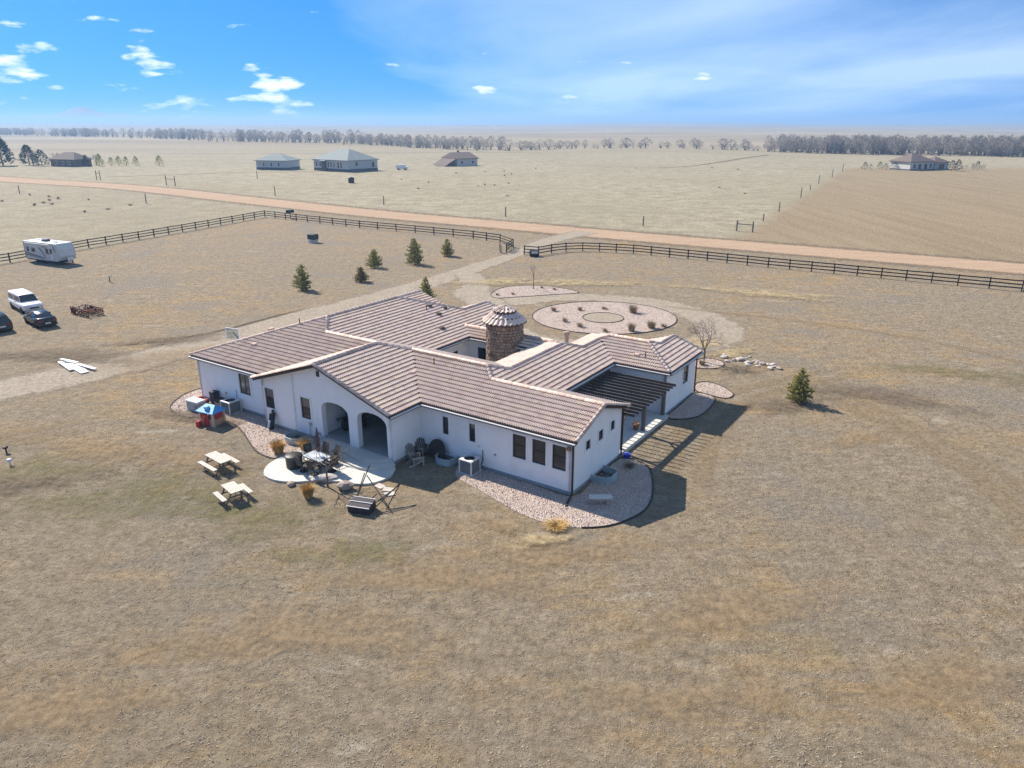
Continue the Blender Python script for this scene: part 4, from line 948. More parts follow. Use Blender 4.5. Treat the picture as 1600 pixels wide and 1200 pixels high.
rock(-17.35,-3.35,(.45,.3,.4),'tan boulder between the window well and the patio steps',M['paler'],4)
for i,(x,y) in enumerate([(-9.6,-5.05),(-8.95,-5.1),(-8.5,-5.45)]):
    m=MB().prism([(-.3,-.2),(.28,-.24),(.33,.17),(-.25,.24)],0,.05)
    tag(m.build('stepping_stone',M['paler'],None,False,at(x,y,.0),HA+i*.5),'flat pale stepping stone in the grass beside the toppled swing','stone','stepping stones')
for i in range(34):
    t=random.random(); x=18.3+t*4.0+random.gauss(0,.35); y=61.6-t*2.6+random.gauss(0,.55); s_=random.uniform(.14,.42)
    rock(x,y,(s_,s_*.75,s_*.7),'pale loose rock in the scattered row beyond the bare tree',M['paler'] if random.random()<.6 else M['rock'],50+i,'loose rocks beyond the bare tree',0,True)
bs=thing('stone_bench','pale stone bench on two blocks in the shaded gravel','bench',at(1.75,.05,.03),HA+R(33))
MB().box(-.62,.62,-.2,.2,.38,.47,bev=.02).build('seat',M['concrete'],bs)
for s_ in (-.4,.4): MB().box(s_-.1,s_+.1,-.16,.16,0,.38).build('leg',M['rock'],bs)
bu=HS('blue_barrel_lid','small blue plastic tub at the corner of the terrace','tub'); bu.location=at(.45,6.15,0)
MB().lathe([(.18,0),(.22,.28),(.24,.3),(.2,.31)],16).build('tub',mat('blue_tub',(.02,.04,.35),.4),bu); MB().tube([(.2,0,.3),(0,0,.42),(-.2,0,.3)],.012).build('handle',M['light'],bu)
pl=thing('flower_pot','brown flower pot with dry stems at the pergola post','pot',at(-.75,10.0,.25),HA)
MB().lathe([(.14,0),(.22,.35),(.25,.36),(.25,.42),(.2,.42)],14).build('pot',mat('terracotta',(.24,.11,.06),.8),pl)
m=MB()
for i in range(24): a=random.uniform(0,6.28); m.tube([(0,0,.38),(.1*math.cos(a),.1*math.sin(a),.6),(.2*math.cos(a),.2*math.sin(a),random.uniform(.6,.8))],.008,3,False)
tag(m.build('stems',M['twig'],pl),kind='stuff')
gr=thing('barbecue_grill','black covered barbecue grill under the left arch','grill',at(-16.1,-.55,.42),HA+R(60))
MB().box(-.75,.75,-.32,.32,.12,.85,bev=.04).build('cabinet',M['black'],gr); MB().sideprism([(-.42,.85),(.42,.85),(.42,1.1),(.3,1.25),(-.3,1.25),(-.42,1.1)],-.3,.3).build('hood',M['black'],gr); MB().bar((-.35,-.35,1.0),(.35,-.35,1.0),.03,.03).build('handle',M['acg'],gr)
for sx in (-.6,.6): MB().lathe([(.08,0),(.08,.12)],10,(sx,.0)).build('wheel',M['tyre'],gr)
for (a_,b_) in ((-1.1,-.75),(.75,1.1)): MB().box(a_,b_,-.28,.28,.82,.86).build('side_shelf',M['acg'],gr)
# basketball hoop behind the garage
bh=thing('basketball_hoop','freestanding basketball hoop behind the garage roof edge','hoop',(-23.6,59.6,0),R(-20))
MB().box(-.5,.5,.4,1.2,0,.22,bev=.06).build('base',M['black'],bh); MB().tube([(0,.8,.2),(0,.8,2.2),(0,.3,2.75)],.06,8).build('pole',M['black'],bh)
cbm=bpy.data.materials.new('clear_backboard'); cbm.use_nodes=True; t=cbm.node_tree; t.nodes.clear(); k=NT(t)
mx=k.n('MixShader',{0:.25,1:k.n('BsdfTransparent',{'Color':(.85,.9,.88,1)}).outputs[0],2:k.n('BsdfPrincipled',{'Base Color':(.5,.52,.5,1),'Roughness':.1}).outputs[0]}); t.links.new(mx.outputs[0],k.n('OutputMaterial').inputs[0])
bb=MB().box(-.62,.62,.2,.24,2.25,3.1).build('backboard',cbm,bh)
for a_,b_ in [((-.65,.22,2.22),(.65,.22,2.22)),((-.65,.22,3.13),(.65,.22,3.13)),((-.65,.22,2.22),(-.65,.22,3.13)),((.65,.22,2.22),(.65,.22,3.13))]: MB().bar(a_,b_,.07,.07).build('frame',M['white'],bb)
MB().tube([(.23*math.cos(a),-.05+.23*math.sin(a),2.4) for a in [2*math.pi*i/16 for i in range(17)]],.015).build('rim',M['rust'],bh)
# white boards on the ground
for i,(x,y,a,L,w) in enumerate([(-37.0,59.2,-.75,4.2,.55),(-36.4,58.4,-.72,3.6,.6),(-37.6,58.9,-.78,3.2,.35),(-35.7,58.6,-.55,2.6,.3),(-37.9,60.0,-.45,2.2,.25)]):
    tag(MB().box(-L/2,L/2,-w/2,w/2,0,.045).build('white_board',mat('white_board_paint',(.78,.77,.74),.6,.04,2),None,False,(x,y,.03+.047*i),a),'white board in the flat pile of boards on the grass','board','white boards lying on the grass')
# rusty frame
rs=thing('rusty_implement','rusty red heap of metal frames and bars on the grass','implement',(-45.6,77.0,0),R(-32))
for i in range(9): MB().bar((-1.6+i*.4,-.8,.05),(-1.6+i*.4+random.uniform(-.1,.1),-.75,.75+random.uniform(-.1,.15)),.06,.06).build('upright',M['rust'],rs); MB().bar((-1.6+i*.4,.8,.05),(-1.6+i*.4,.8,.7),.06,.06).build('upright',M['rust'],rs); MB().bar((-1.6+i*.4,-.8,random.uniform(.3,.65)),(-1.5+i*.4,.8,random.uniform(.3,.65)),.06,.06).build('crossbar',M['rust'],rs)
for i in range(34):
    a_=(random.uniform(-1.6,1.5),random.uniform(-.75,.75),random.uniform(.05,.6)); an=random.uniform(0,3.14); L_=random.uniform(.5,1.3)
    MB().bar(a_,(a_[0]+L_*math.cos(an)*.8,max(-.9,min(.9,a_[1]+L_*math.sin(an))),random.uniform(.1,.85)),random.uniform(.05,.14),.05).build('loose_bar',M['rust'] if i%4 else M['black'],rs)
for y in (-.8,.8):
    for z in (.12,.45,.72): MB().bar((-1.75,y,z),(1.75,y,z),.07,.07).build('rail',M['rust'],rs)
q=MB().lathe([(.1,-.1),(.36,-.1),(.38,0),(.36,.1),(.1,.1)],16).build('wheel',M['tyre'],rs); q.location=(-1.7,-.5,.36); q.rotation_euler=(R(90),0,0)
so2=thing('yard_hydrant','small white capped hydrant stub in the west field','hydrant',(-51.8,93.75,0)); MB().tube([(0,0,0),(0,0,.7)],.06,8).build('pipe',M['black'],so2); MB().lathe([(.14,.7),(.15,.85),(.05,.95)],10).build('cap',M['white'],so2); MB().bar((0,0,.8),(.35,0,.75),.04,.04).build('lever',M['black'],so2)
up=thing('utility_pedestal','dark green utility cabinet on a pale base near the rail fence','cabinet',(-34.0,126.8,0),R(-30))
MB().box(-.75,.75,-.6,.6,.55,1.45,bev=.04).build('cabinet',mat('dark_green_cabinet',(.03,.05,.045),.5),up); MB().box(-.5,.1,-.72,-.45,0,.6).build('base',M['light'],up); MB().box(-.6,.6,-.5,.5,0,.55).build('plinth',M['concrete'],up); MB().box(-.02,.02,-.62,-.6,.6,1.4).build('door_seam',M['black'],up)
mbx=thing('mailbox','dark mailbox on a post beside the corner of the rail fence','mailbox',(-47.3,160.0,0),R(-30)); MB().box(-.06,.06,-.06,.06,0,1.2).build('post',M['fence'],mbx); MB().sideprism([(-.5,1.2),(.5,1.2),(.5,1.6),(.4,1.8),(-.4,1.8),(-.5,1.6)],-.7,.7).build('box',M['black'],mbx)
for i,(x,y) in enumerate([(-19.9,33.0),(-19.6,31.7)]):
    o=thing('yard_light',['low dark garden light with round cap in the west lawn','low pale garden light stub in the west lawn'][i],'light',(*[(-31.6,41.9),(-30.2,40.1)][i],0)); MB().tube([(0,0,0),(0,0,.3)],.05,8).build('stem',[M['black'],M['light']][i],o); MB().lathe([(.05,.3),(.16,.32),(.13,.42),(.03,.46)],10).build('cap',[M['black'],M['light']][i],o)
# ---------------------------------------------------------------- trees and plants
def branch_tree(seed,h,spread,levels=4,trunk=.09,fork=.35):
    rnd=random.Random(seed); m=MB()
    def grow(p,d,L,r,lv):
        n=3; pts=[p]; q=p.copy(); dd=d.copy()
        for i in range(n):
            dd=(dd+Vector((rnd.gauss(0,.12),rnd.gauss(0,.12),rnd.gauss(.04,.06)))).normalized(); q=q+dd*(L/n); pts.append(q.copy())
        m.tube(pts,[r,r*.9,r*.8,r*.62],6 if lv>levels-2 else (4 if lv>1 else 3),False)
        if lv<=0: return
        k=rnd.randint(3,4) if lv>1 else rnd.randint(2,4)
        for i in range(k):
            a=2*math.pi*(i+rnd.random()*.6)/k; s=pts[-1] if i<2 else pts[2]
            o=dd.orthogonal().normalized(); o=Matrix.Rotation(a,3,dd)@o
            nd=(dd*(1-spread*.45)+o*spread*rnd.uniform(.5,1.0)).normalized()
            grow(s,nd,L*rnd.uniform(.58,.8),r*.58,lv-1)
    return m,grow
def bare_tree(name,label,cat,x,y,h,seed,spread=.75,levels=4,trunk=.09,th=.3,world=True,material='twig',group=None):
    r=thing(name,label,cat,(x,y,0) if world else at(x,y,0),0,group)
    MB().tube([(0,0,-.05),(.02,.01,h*th*.5),(0,.03,h*th)],[trunk*1.25,trunk,trunk*.85],7).build('trunk',M['bark'],r)
    m,gw=branch_tree(seed,h,spread,levels,trunk)
    rnd=random.Random(seed+1)
    for i in range(4):
        a=2*math.pi*i/4+rnd.random(); gw(Vector((0,.03,h*th*rnd.uniform(.8,1))),Vector((math.cos(a)*spread*.7,math.sin(a)*spread*.7,1)).normalized(),h*.30,trunk*.6,levels-1)
    m.build('crown',M[material],r); return r
bare_tree('bare_tree','leafless tree with a rounded crown at the corner of the east wing','tree',16.5,60.3,3.9,11,.85,5,.085)
bare_tree('bare_sapling','thin leafless sapling in the half moon gravel island','sapling',2.65,89.5,3.3,5,.22,2,.045,.45)
bare_tree('bare_shrub_tree','small leafless tree growing at the front rim of the patio','tree',-12.0,-6.75,2.7,8,.8,4,.055,.4,False,'bark')
def pine(name,label,x,y,h,w,seed,material='needle',world=True,group=None,dens=1.0,low=.05):
    rnd=random.Random(seed); r=thing(name,label,'tree',(x,y,0),rnd.uniform(0,6),group)
    MB().tube([(0,0,-.05),(0,0,h*.5),(0,0,h*.93)],[h*.03,h*.02,h*.006],7).build('trunk',M['bark'],r)
    m=MB(); z=h*low
    limbs=MB()
    while z<h*.97:
        t=z/h; rad=w*(1-t)**.72*(.55+.45*min(1,(t+.04)/.2)); k=max(3,int(7*(1-t)+3))
        a0=rnd.uniform(0,6.28)
        for i in range(k):
            a=a0+2*math.pi*i/k+rnd.gauss(0,.22); L=rad*rnd.uniform(.62,1.18); up=.18+.55*t+rnd.gauss(0,.08)
            d=Vector((math.cos(a),math.sin(a),up)).normalized(); limbs.tube([(0,0,z),tuple(d*L*.55+Vector((0,0,z))),tuple(d*L*.95+Vector((0,0,z+.03*L)))],[h*.008,h*.006,h*.003],3,False)
            nc=max(2,int(L/.11*dens))
            for c in range(nc):
                f=.25+.75*(c+rnd.random())/nc; p=d*L*f+Vector((rnd.gauss(0,.07),rnd.gauss(0,.07),z+rnd.gauss(0,.05)))
                nn=11
                for q in range(nn):
                    v=Vector((rnd.gauss(0,1),rnd.gauss(0,1),rnd.gauss(.55,.8))).normalized()+d*.5; v.normalize(); s=rnd.uniform(.12,.22)*(h/3)**.35; o=v.orthogonal().normalized()*s*.2
                    m.add([p-o,p+o,p+v*s],[(0,1,2)])
        z+=h*rnd.uniform(.045,.075)
    # leader candle
    for q in range(26):
        v=Vector((rnd.gauss(0,.5),rnd.gauss(0,.5),1)).normalized(); p=Vector((0,0,h*rnd.uniform(.86,.97))); o=v.orthogonal().normalized()*.03; m.add([p-o,p+o,p+v*.18],[(0,1,2)])
    limbs.build('limbs',M['bark'],r); m.build('crown',M[material],r); return r
pine('pine_tree','broad bushy young pine in the field beside the driveway bend',-25.66,89.1,3.15,1.45,1)
pine('pine_tree','smallest yellowed pine in the row beside the driveway',-19.5,94.1,1.9,1.15,2,'needleY')
pine('pine_tree','medium loose young pine next to the yellowed one',-19.5,103.9,2.6,1.45,3)
pine('pine_tree','tallest full young pine in the row beside the driveway',-14.1,106.4,3.85,1.75,4)
pine('pine_tree','narrow young pine close to the open gate',-9.96,113.4,2.7,1.35,5)
pine('pine_tree','dark young pine rising behind the roof hip by the driveway',-9.55,80.4,3.3,1.35,6,'needle')
pine('pine_tree','lone round young pine on the open lawn east of the house',21.1,50.6,2.55,1.15,9,'needle')
def clump(name,label,x,y,h,w,n,seed,material='straw',world=False,group=None,cat='ornamental grass',z=0):
    rnd=random.Random(seed); m=MB()
    for i in range(n):
        a=rnd.uniform(0,6.28); b=rnd.uniform(0,1)**.7*w*.22; L=h*rnd.uniform(.6,1.05); out=rnd.uniform(.15,1)*w*.5
        p0=Vector((b*math.cos(a),b*math.sin(a),0)); p1=p0+Vector((math.cos(a)*out*.35,math.sin(a)*out*.35,L*.62)); p2=p0+Vector((math.cos(a+.2)*out,math.sin(a+.2)*out,L*rnd.uniform(.75,1)))
        s=Vector((-math.sin(a),math.cos(a),0))*rnd.uniform(.007,.014)*(1 if h>.5 else .9)
        m.add([p0-s,p0+s,p1+s*.9,p1-s*.9,p2],[(0,1,2,3),(3,2,4)])
    o=m.build(name,M[material],None,False,(x,y,z) if world else at(x,y,z)); return tag(o,label,cat,group)
clump('ornamental_grass','golden dry ornamental grass at the gravel bed tip beside the patio',-17.9,-5.3,.95,1.15,900,1,z=.02)
clump('ornamental_grass','wispy golden dry grass between the window well and the patio table',-16.95,-4.0,.85,1.2,380,2,z=.02)
clump('ornamental_grass','golden dry ornamental grass alone in front of the patio rim',-11.95,-8.2,.95,.95,900,3)
clump('ornamental_grass','low dark dry plant in the shaded gravel by the terrace corner',1.15,5.0,.4,.9,240,6,'drygrass',z=.03)
clump('ornamental_grass','pale dry grass at the foot of the bare tree',-2.2,26.5,.5,.9,260,4,'drygrass',z=.02)
clump('ornamental_grass','flattened pale dry grass at the east end of the long gravel bed',1.0,-3.35,.3,1.5,500,5,z=.0)
for i,(x,y,h,w) in enumerate([(4.55,78.4,.55,.9),(7.44,78.7,.45,.9),(10.17,79.3,.3,.9),(13.1,77.6,1.0,1.5),(5.5,73.8,.45,1.0),(6.84,71.8,.5,1.1),(11.8,70.2,.9,1.2),(13.97,71.3,.8,1.3),(15.3,71.8,.35,1.0),(9.2,70.0,.35,.9)]):
    clump('grass_clump',['thin dry grass clump on the round gravel island','dense tall dry grass clump on the round gravel island'][h>.7],x,y,h*1.1,w*1.15,300 if h>.7 else 150,20+i,'drygrass',True,['thin clumps on the round island','tall clumps on the round island'][h>.7],'grass',.03)
for i,(x,y) in enumerate([(-1.75,86.2),(.1,86.6),(3.7,90.2),(5.2,89.2)]): clump('grass_clump','low dark dry clump on the half moon gravel island',x,y,.3,.75,120,40+i,'drygrass',True,'clumps on the half moon island','grass',.03)
M['sage']=mat('grey_sagebrush',(.085,.082,.058),.9,.3,3,island=.4)
rb=random.Random(3)
for i in range(46):
    u=rb.random(); x=-128+rb.gauss(0,16) if i<26 else rb.uniform(-60,110); y=198+rb.gauss(0,11) if i<26 else rb.uniform(190,345)
    if .6466*x+y<172 and i>=26: continue
    if abs(.6466*x+y-150)<16 or .6466*x+y<60: continue
    if i<26 and .6466*x+y>128: y-= (.6466*x+y-125)
    clump('sagebrush','low dark sagebrush in the rough grass beyond the rail fence' if i<26 else 'low dark brush clump in the pale pasture across the road',x,y,rb.uniform(.35,.7),rb.uniform(1.0,2.4),90,100+i,'sage',True,'sagebrush beyond the fence' if i<26 else 'brush in the pasture','bush')

# short grass tufts over the yard: nobody could count them
def tufts():
    rnd=random.Random(21); m=MB(); N=26000; k=0
    hx=[(-31.6,-11),( -3,21.5)]
    ch,sh=math.cos(-HA),math.sin(-HA)
    bb=[(min(p[0] for p in q),max(p[0] for p in q),min(p[1] for p in q),max(p[1] for p in q),q) for q in KEEP]
    while k<N:
        d=13+75*rnd.random()**1.35; a=rnd.uniform(-.72,.72); x,y=d*math.sin(a)*1.02,d*math.cos(a)
        dx,dy=x-HO[0],y-HO[1]; lx,ly=dx*ch-dy*sh,dx*sh+dy*ch
        if -30.8<lx<.2 and -2.7<ly<19.8 and not (lx>-10.5 and ly<-.1) : k+=.3; continue
        if any(b[0]<x<b[1] and b[2]<y<b[3] and inside((x,y),b[4]) for b in bb): k+=.3; continue
        v=fbm(x*.16,y*.16,3)+.6*fbm(x*.7+9,y*.7,2)
        if v<rnd.uniform(-.75,.45): continue
        k+=1; h=rnd.uniform(.02,.05)*(1+.5*max(0,v)); n=rnd.randint(3,5)
        for i in range(n):
            b=rnd.uniform(0,6.28); ox,oy=rnd.gauss(0,.045),rnd.gauss(0,.045); w=rnd.uniform(.012,.026); L=h*rnd.uniform(.6,1.3); le=rnd.uniform(.8,2.4)*L
            m.add([(x+ox-w*math.sin(b),y+oy+w*math.cos(b),0),(x+ox+w*math.sin(b),y+oy-w*math.cos(b),0),(x+ox+le*math.cos(b),y+oy+le*math.sin(b),L)],[(0,1,2)])
    mt=needlemat('dry_lawn_blades',(.34,.285,.21),(.43,.37,.28),(.55,.49,.385))
    tag(m.build('dry_grass',mt),'short dry bunch grass scattered over the yard','grass',None,'stuff')
tufts()

# ---------------------------------------------------------------- fences and gate
def rail_fence(name,label,pts,h=1.42,spacing=None):
    r=thing(name,label,'fence',(pts[0][0],pts[0][1],0)); o=Vector((pts[0][0],pts[0][1],0))
    P=[Vector((*p,0))-o for p in pts]; full=[]
    for a,b in zip(P,P[1:]):
        L=(b-a).length; n=max(1,round(L/(spacing or L)))
        full+=[a+(b-a)*(i/n) for i in range(n)]
    full.append(P[-1])
    pm=MB().box(-.07,.07,-.07,.07,-.1,h).mesh('post',M['fence'])
    for i,p in enumerate(full):
        c=obj('post',pm,r); c.location=p
        d=(full[min(i+1,len(full)-1)]-full[max(i-1,0)]); c.rotation_euler=(rnd0.gauss(0,.012),rnd0.gauss(0,.012),math.atan2(d.y,d.x))
    for a,b in zip(full,full[1:]):
        d=(b-a).normalized(); s=Vector((d.y,-d.x,0))*.09
        for z in (.42,.86,1.30): j=rnd0.gauss(0,.012); MB().bar(a-d*.06+s+Vector((0,0,z+j)),b+d*.06+s+Vector((0,0,z-j)),.045,.15).build('rail',M['fence'],r)
    return r
rnd0=random.Random(5)
rail_fence('rail_fence','dark three rail fence running behind the travel trailer up to the corner',[(-97,62),(-85,86),(-73.78,107.94),(-69.46,121.35),(-64.29,133.47),(-59.47,146.23),(-53.63,162.68)],spacing=3.4)
rail_fence('rail_fence','dark three rail fence along the road from the far corner to the gate',[(-53.63,162.68),(-42.13,154.04),(-29.68,145.31),(-17.97,138.31),(-6.84,131.16),(-2.03,126.9),(.2,121.5),(-.86,116.34)],spacing=3.9)
rail_fence('rail_fence','dark three rail fence curving from the gate and along the east side of the drive',[(1.9,114.7),(4.1,113.9),(6.2,116.0),(8.6,117.6),(11.3,118.0),(13.9,117.5),(19.04,115.74),(26.54,110.88),(36.4,104.15),(46.3,97.92),(56.28,91.78),(62.07,88.25)],spacing=3.0)
rail_fence('rail_fence','dark three rail fence turning south at the east corner of the yard',[(62.2,88.0),(59.0,80.0),(55,70),(50,58)],spacing=3.0)
gt_=thing('gate_leaf','open dark metal bar gate leaf at the driveway entrance','gate',(-.86,116.3,0),R(62))
for z in (.2,.5,.8,1.1,1.35): MB().tube([(0,0,z),(2.3,0,z)],.03,6).build('bar',M['black'],gt_)
for x in (0,.8,1.6,2.3): MB().tube([(x,0,.15),(x,0,1.4)],.03,6).build('upright',M['black'],gt_)
g2=thing('gate_leaf','second open gate leaf swung in beside the left gate post','gate',(-1.65,115.1,0),R(100))
for z in (.2,.5,.8,1.1,1.35): MB().tube([(0,0,z),(2.1,0,z)],.03,6).build('bar',M['black'],g2)
for x in (0,1.0,2.1): MB().tube([(x,0,.15),(x,0,1.4)],.035,6).build('upright',M['black'],g2)
MB().bar((0,0,.2),(2.1,0,1.35),.05,.05).build('brace',M['black'],g2)
gb=thing('gate_cabinet','dark gate motor cabinet with pale panel by the right gate post','cabinet',(3.4,113.0,0),R(10)); MB().box(-.7,.7,-.4,.4,.1,.95,bev=.04).build('cabinet',M['black'],gb); MB().box(-.5,.5,-.42,-.402,.5,.85).build('panel',M['light'],gb)
for sx in (-.5,.5): MB().box(sx-.08,sx+.08,-.3,.3,0,.1).build('foot',M['black'],gb)
pw=mat('grey_post_wood',(.17,.14,.115),.9,.3,6)
def hframe(x,y,rz,label,h=1.7,w=2.6):
    r=thing('fence_brace',label,'fence brace',(x,y,0),rz)
    for sx in (-1,1): MB().tube([(sx*w/2,0,-.1),(sx*w/2,0,h)],.14,8).build('post',pw,r)
    MB().tube([(-w/2,0,h*.68),(w/2,0,h*.68)],.09,8).build('rail',pw,r)
hframe(43.7,140.0,R(-33),'wooden fence brace at the property line across the road',2.0,3.0); hframe(-110.3,245.8,R(-35),'wooden fence brace beside the rough path across the road',3.0,5.0); hframe(-146.9,270.8,R(-35),'narrow wooden fence brace near the farmstead trees across the road',3.2,2.6)
for i,(x,y,h) in enumerate([(-140.9,216.7,2.4),(-92.4,190.5,2.4),(-66,210.9,2.6),(-31.9,187.5,2.2),(-1.4,163.3,2.1),(26,148.1,1.9),(-91.5,273.9,3)]):
    tag(MB().tube([(0,0,-.1),(.03,.02,h)],[.13,.11],7).build('fence_post',pw,None,False,(x,y,0)),'single weathered wooden fence post along the dirt road','fence post','wooden posts along the road')
for i,(x,y,h) in enumerate([(61.2,172.3,2.2),(78.5,205.5,2.6),(102.2,253.6,2.8),(119,283.6,3),(137,317,3),(52.2,155.5,1.5),(90,229,1.6)]):
    tag(MB().tube([(0,0,-.1),(.03,.02,h)],[.13,.11],7).build('fence_post',pw,None,False,(x,y,0)),'single wooden post on the line between pale pasture and mown field','fence post','posts on the field line')

# ---------------------------------------------------------------- vehicles
def loft(m,secs,close=True):
    n=len(secs[0]); vs=[p for s in secs for p in s]; fs=[]
    for i in range(len(secs)-1):
        for j in range(n): fs.append((i*n+j,i*n+(j+1)%n,(i+1)*n+(j+1)%n,(i+1)*n+j))
    if close: fs+=[tuple(range(n-1,-1,-1)),tuple(range(len(vs)-n,len(vs)))]
    return m.add(vs,fs)
def wheel(r,x,y,rad,w=.22):
    s=1 if y>0 else -1
    t=MB().lathe([(rad*.62,-w/2),(rad*.94,-w/2),(rad,-w*.3),(rad,w*.3),(rad*.94,w/2),(rad*.62,w/2)],20).build('wheel',M['tyre'],r); t.location=(x,y,rad); t.rotation_euler=(R(90),0,0)
    MB().lathe([(rad*.63,-w*.42),(rad*.63,w*.42)],18).build('rim',M['rim'],t)
def car(name,label,cat,loc,rz,paint,secs,cab,wheels,rad,wid,glass_side,front_glass,rear_glass,rear=True,extra=None):
    """secs: (x,zbottom,ztop,halfwidth); cab: (x,zbase,ztop,hwbase,hwtop)"""
    r=thing(name,label,cat,(*loc,0),rz)
    S_=[]
    for x,zb,zt,hw in secs:
        S_.append([(x,-hw*.92,zb),(x,-hw,zb+(zt-zb)*.25),(x,-hw,zb+(zt-zb)*.62),(x,-hw*.93,zt-.03),(x,-hw*.8,zt),(x,hw*.8,zt),(x,hw*.93,zt-.03),(x,hw,zb+(zt-zb)*.62),(x,hw,zb+(zt-zb)*.25),(x,hw*.92,zb)])
    b=loft(MB(),S_).build('body',paint,r,True)
    C_=[]
    for x,zb,zt,h0,h1 in cab: C_.append([(x,-h0,zb),(x,-h1,zt-.05),(x,-h1*.88,zt),(x,h1*.88,zt),(x,h1,zt-.05),(x,h0,zb)])
    loft(MB(),C_).build('cabin',paint,r,True)
    for g in glass_side:          # polygons in (x,z) on the cabin sides
        for s in (-1,1):
            vs=[]
            for x,z in g:
                for (xa,za,ta,ha,ka),(xb,zb2,tb,hb,kb) in zip(cab,cab[1:]):
                    if min(xa,xb)-1e-6<=x<=max(xa,xb)+1e-6:
                        u=(x-xa)/(xb-xa) if xb!=xa else 0; zb_=za+(zb2-za)*u; zt_=ta+(tb-ta)*u-.05; h0=ha+(hb-ha)*u; h1=ka+(kb-ka)*u; f=(z-zb_)/max(.01,zt_-zb_)
                        vs.append((x,s*(h0+(h1-h0)*f+.012),z)); break
            n=len(vs); MB().add(vs+[(x,y-s*.02,z) for x,y,z in vs],[tuple(range(n)) if s<0 else tuple(range(n-1,-1,-1))]+[(i,(i+1)%n,n+(i+1)%n,n+i) for i in range(n)]).build('side_window',M['glass'],r)
    for q,nm in ((front_glass,'windshield'),(rear_glass,'rear_window')):
        if q:
            (x0,z0,h0),(x1,z1,h1)=q; e=.012*(1 if nm=='windshield' else -1)
            MB().add([(x0+e,-h0,z0),(x0+e,h0,z0),(x1+e,h1,z1),(x1+e,-h1,z1),(x0,-h0,z0-.012),(x0,h0,z0-.012),(x1,h1,z1-.012),(x1,-h1,z1-.012)],[(0,1,2,3) if nm=='windshield' else (3,2,1,0),(0,4,5,1),(1,5,6,2),(2,6,7,3),(3,7,4,0)]).build(nm,M['glass'],r)
    for wx in wheels:
        for s in (-1,1): wheel(r,wx,s*(wid-.1),rad)
    xf,xr=secs[-1][0],secs[0][0]; zf=secs[-1][2]; zrr=secs[0][2]
    for s in (-1,1):
        MB().box(xf-.06,xf+.015,min(s*.5,s*(wid-.14)),max(s*.5,s*(wid-.14)),zf-.26,zf-.12).build('headlight',M['lamp'],r)
        MB().box(xr-.015,xr+.08,min(s*.42,s*(wid-.1)),max(s*.42,s*(wid-.1)),zrr-.28,zrr-.13).build('tail_light',M['redlamp'],r)
        MB().box(cab[-2][0]-.35,cab[-2][0]-.18,min(s*(wid-.02),s*(wid+.16)),max(s*(wid-.02),s*(wid+.16)),cab[-1][1]+.02,cab[-1][1]+.16,bev=.02).build('mirror',paint,r)
    MB().box(xr-.02,xr+.02,-.26,.26,zrr-.52,zrr-.38).build('licence_plate',M['light'],r)
    MB().box(xf-.03,xf+.012,-.45,.45,zf-.38,zf-.2).build('grille',M['black'],r)
    MB().box(xf-.1,xf+.04,-wid*.9,wid*.9,.3,.46,bev=.03).build('bumper',extra or paint,r); MB().box(xr-.04,xr+.1,-wid*.9,wid*.9,.3,.48,bev=.03).build('bumper',extra or paint,r)
    for s in (-1,1):
        for x in (cab[1][0]*.5,cab[-2][0]*.4): MB().box(x-.09,x+.09,min(s*(wid-.01),s*(wid+.015)),max(s*(wid-.01),s*(wid+.015)),secs[3][2]-.22,secs[3][2]-.18).build('door_handle',M['black'] if paint!=M['white'] else M['light'],r)
    return r
sed=[(-2.45,.42,.98,.78),(-2.2,.28,1.06,.88),(-1.4,.26,1.0,.92),(0,.25,.97,.93),(1.2,.26,.95,.92),(2.0,.3,.84,.88),(2.42,.4,.72,.74)]
scab=[(-2.0,1.0,1.03,.74,.6),(-1.15,.98,1.40,.80,.60),(-.3,.96,1.46,.82,.62),(.35,.95,1.42,.82,.61),(1.25,.93,.97,.78,.66)]
sg_=[[(-1.5,1.06),(-1.05,1.32),(-.42,1.39),(-.42,1.04)],[(-.34,1.04),(-.34,1.39),(.32,1.35),(.85,1.08)]]
car('parked_sedan','black sedan parked nose to tail beside the white pickup, plate showing','car',(-48.2,73.0),math.atan2(.666,-.745),M['blackcar'],sed,scab,(-1.45,1.42),.34,.93,sg_,((1.2,1.0,.7),(.4,1.40,.56)),((-1.95,1.06,.66),(-1.2,1.37,.54)))
suv=[(-2.3,.45,1.05,.82),(-2.15,.3,1.12,.9),(-1.4,.27,1.08,.94),(0,.26,1.04,.95),(1.2,.28,1.02,.94),(2.0,.32,.92,.9),(2.35,.42,.8,.78)]
ucab=[(-2.22,1.06,1.12,.8,.66),(-1.85,1.05,1.60,.84,.64),(-.3,1.03,1.70,.86,.66),(.4,1.02,1.64,.86,.65),(1.25,1.0,1.04,.82,.7)]
car('parked_hatchback','dark teal crossover cut by the frame edge beside the black sedan','car',(-51.5,71.2),math.atan2(.666,-.745),M['greycar'],suv,ucab,(-1.4,1.4),.36,.95,[[(-1.95,1.12),(-1.75,1.46),(-.9,1.56),(-.9,1.12)],[(-.82,1.12),(-.82,1.57),(-.1,1.6),(-.1,1.1)],[(-.02,1.1),(-.02,1.6),(.4,1.56),(.9,1.12)]],((1.2,1.08,.74),(.45,1.60,.6)),((-2.2,1.16,.68),(-1.9,1.55,.58)))
pk=[(-2.85,.5,1.12,.92),(-2.7,.42,1.16,.98),(-1.2,.4,1.14,1.0),(0,.38,1.12,1.0),(1.4,.4,1.14,1.0),(2.4,.42,1.08,.97),(2.85,.5,1.0,.86)]
pcab=[(-.75,1.1,1.84,.92,.74),(-.6,1.1,1.88,.92,.76),(.6,1.1,1.88,.92,.76),(.75,1.1,1.84,.92,.75),(1.5,1.1,1.16,.9,.78)]
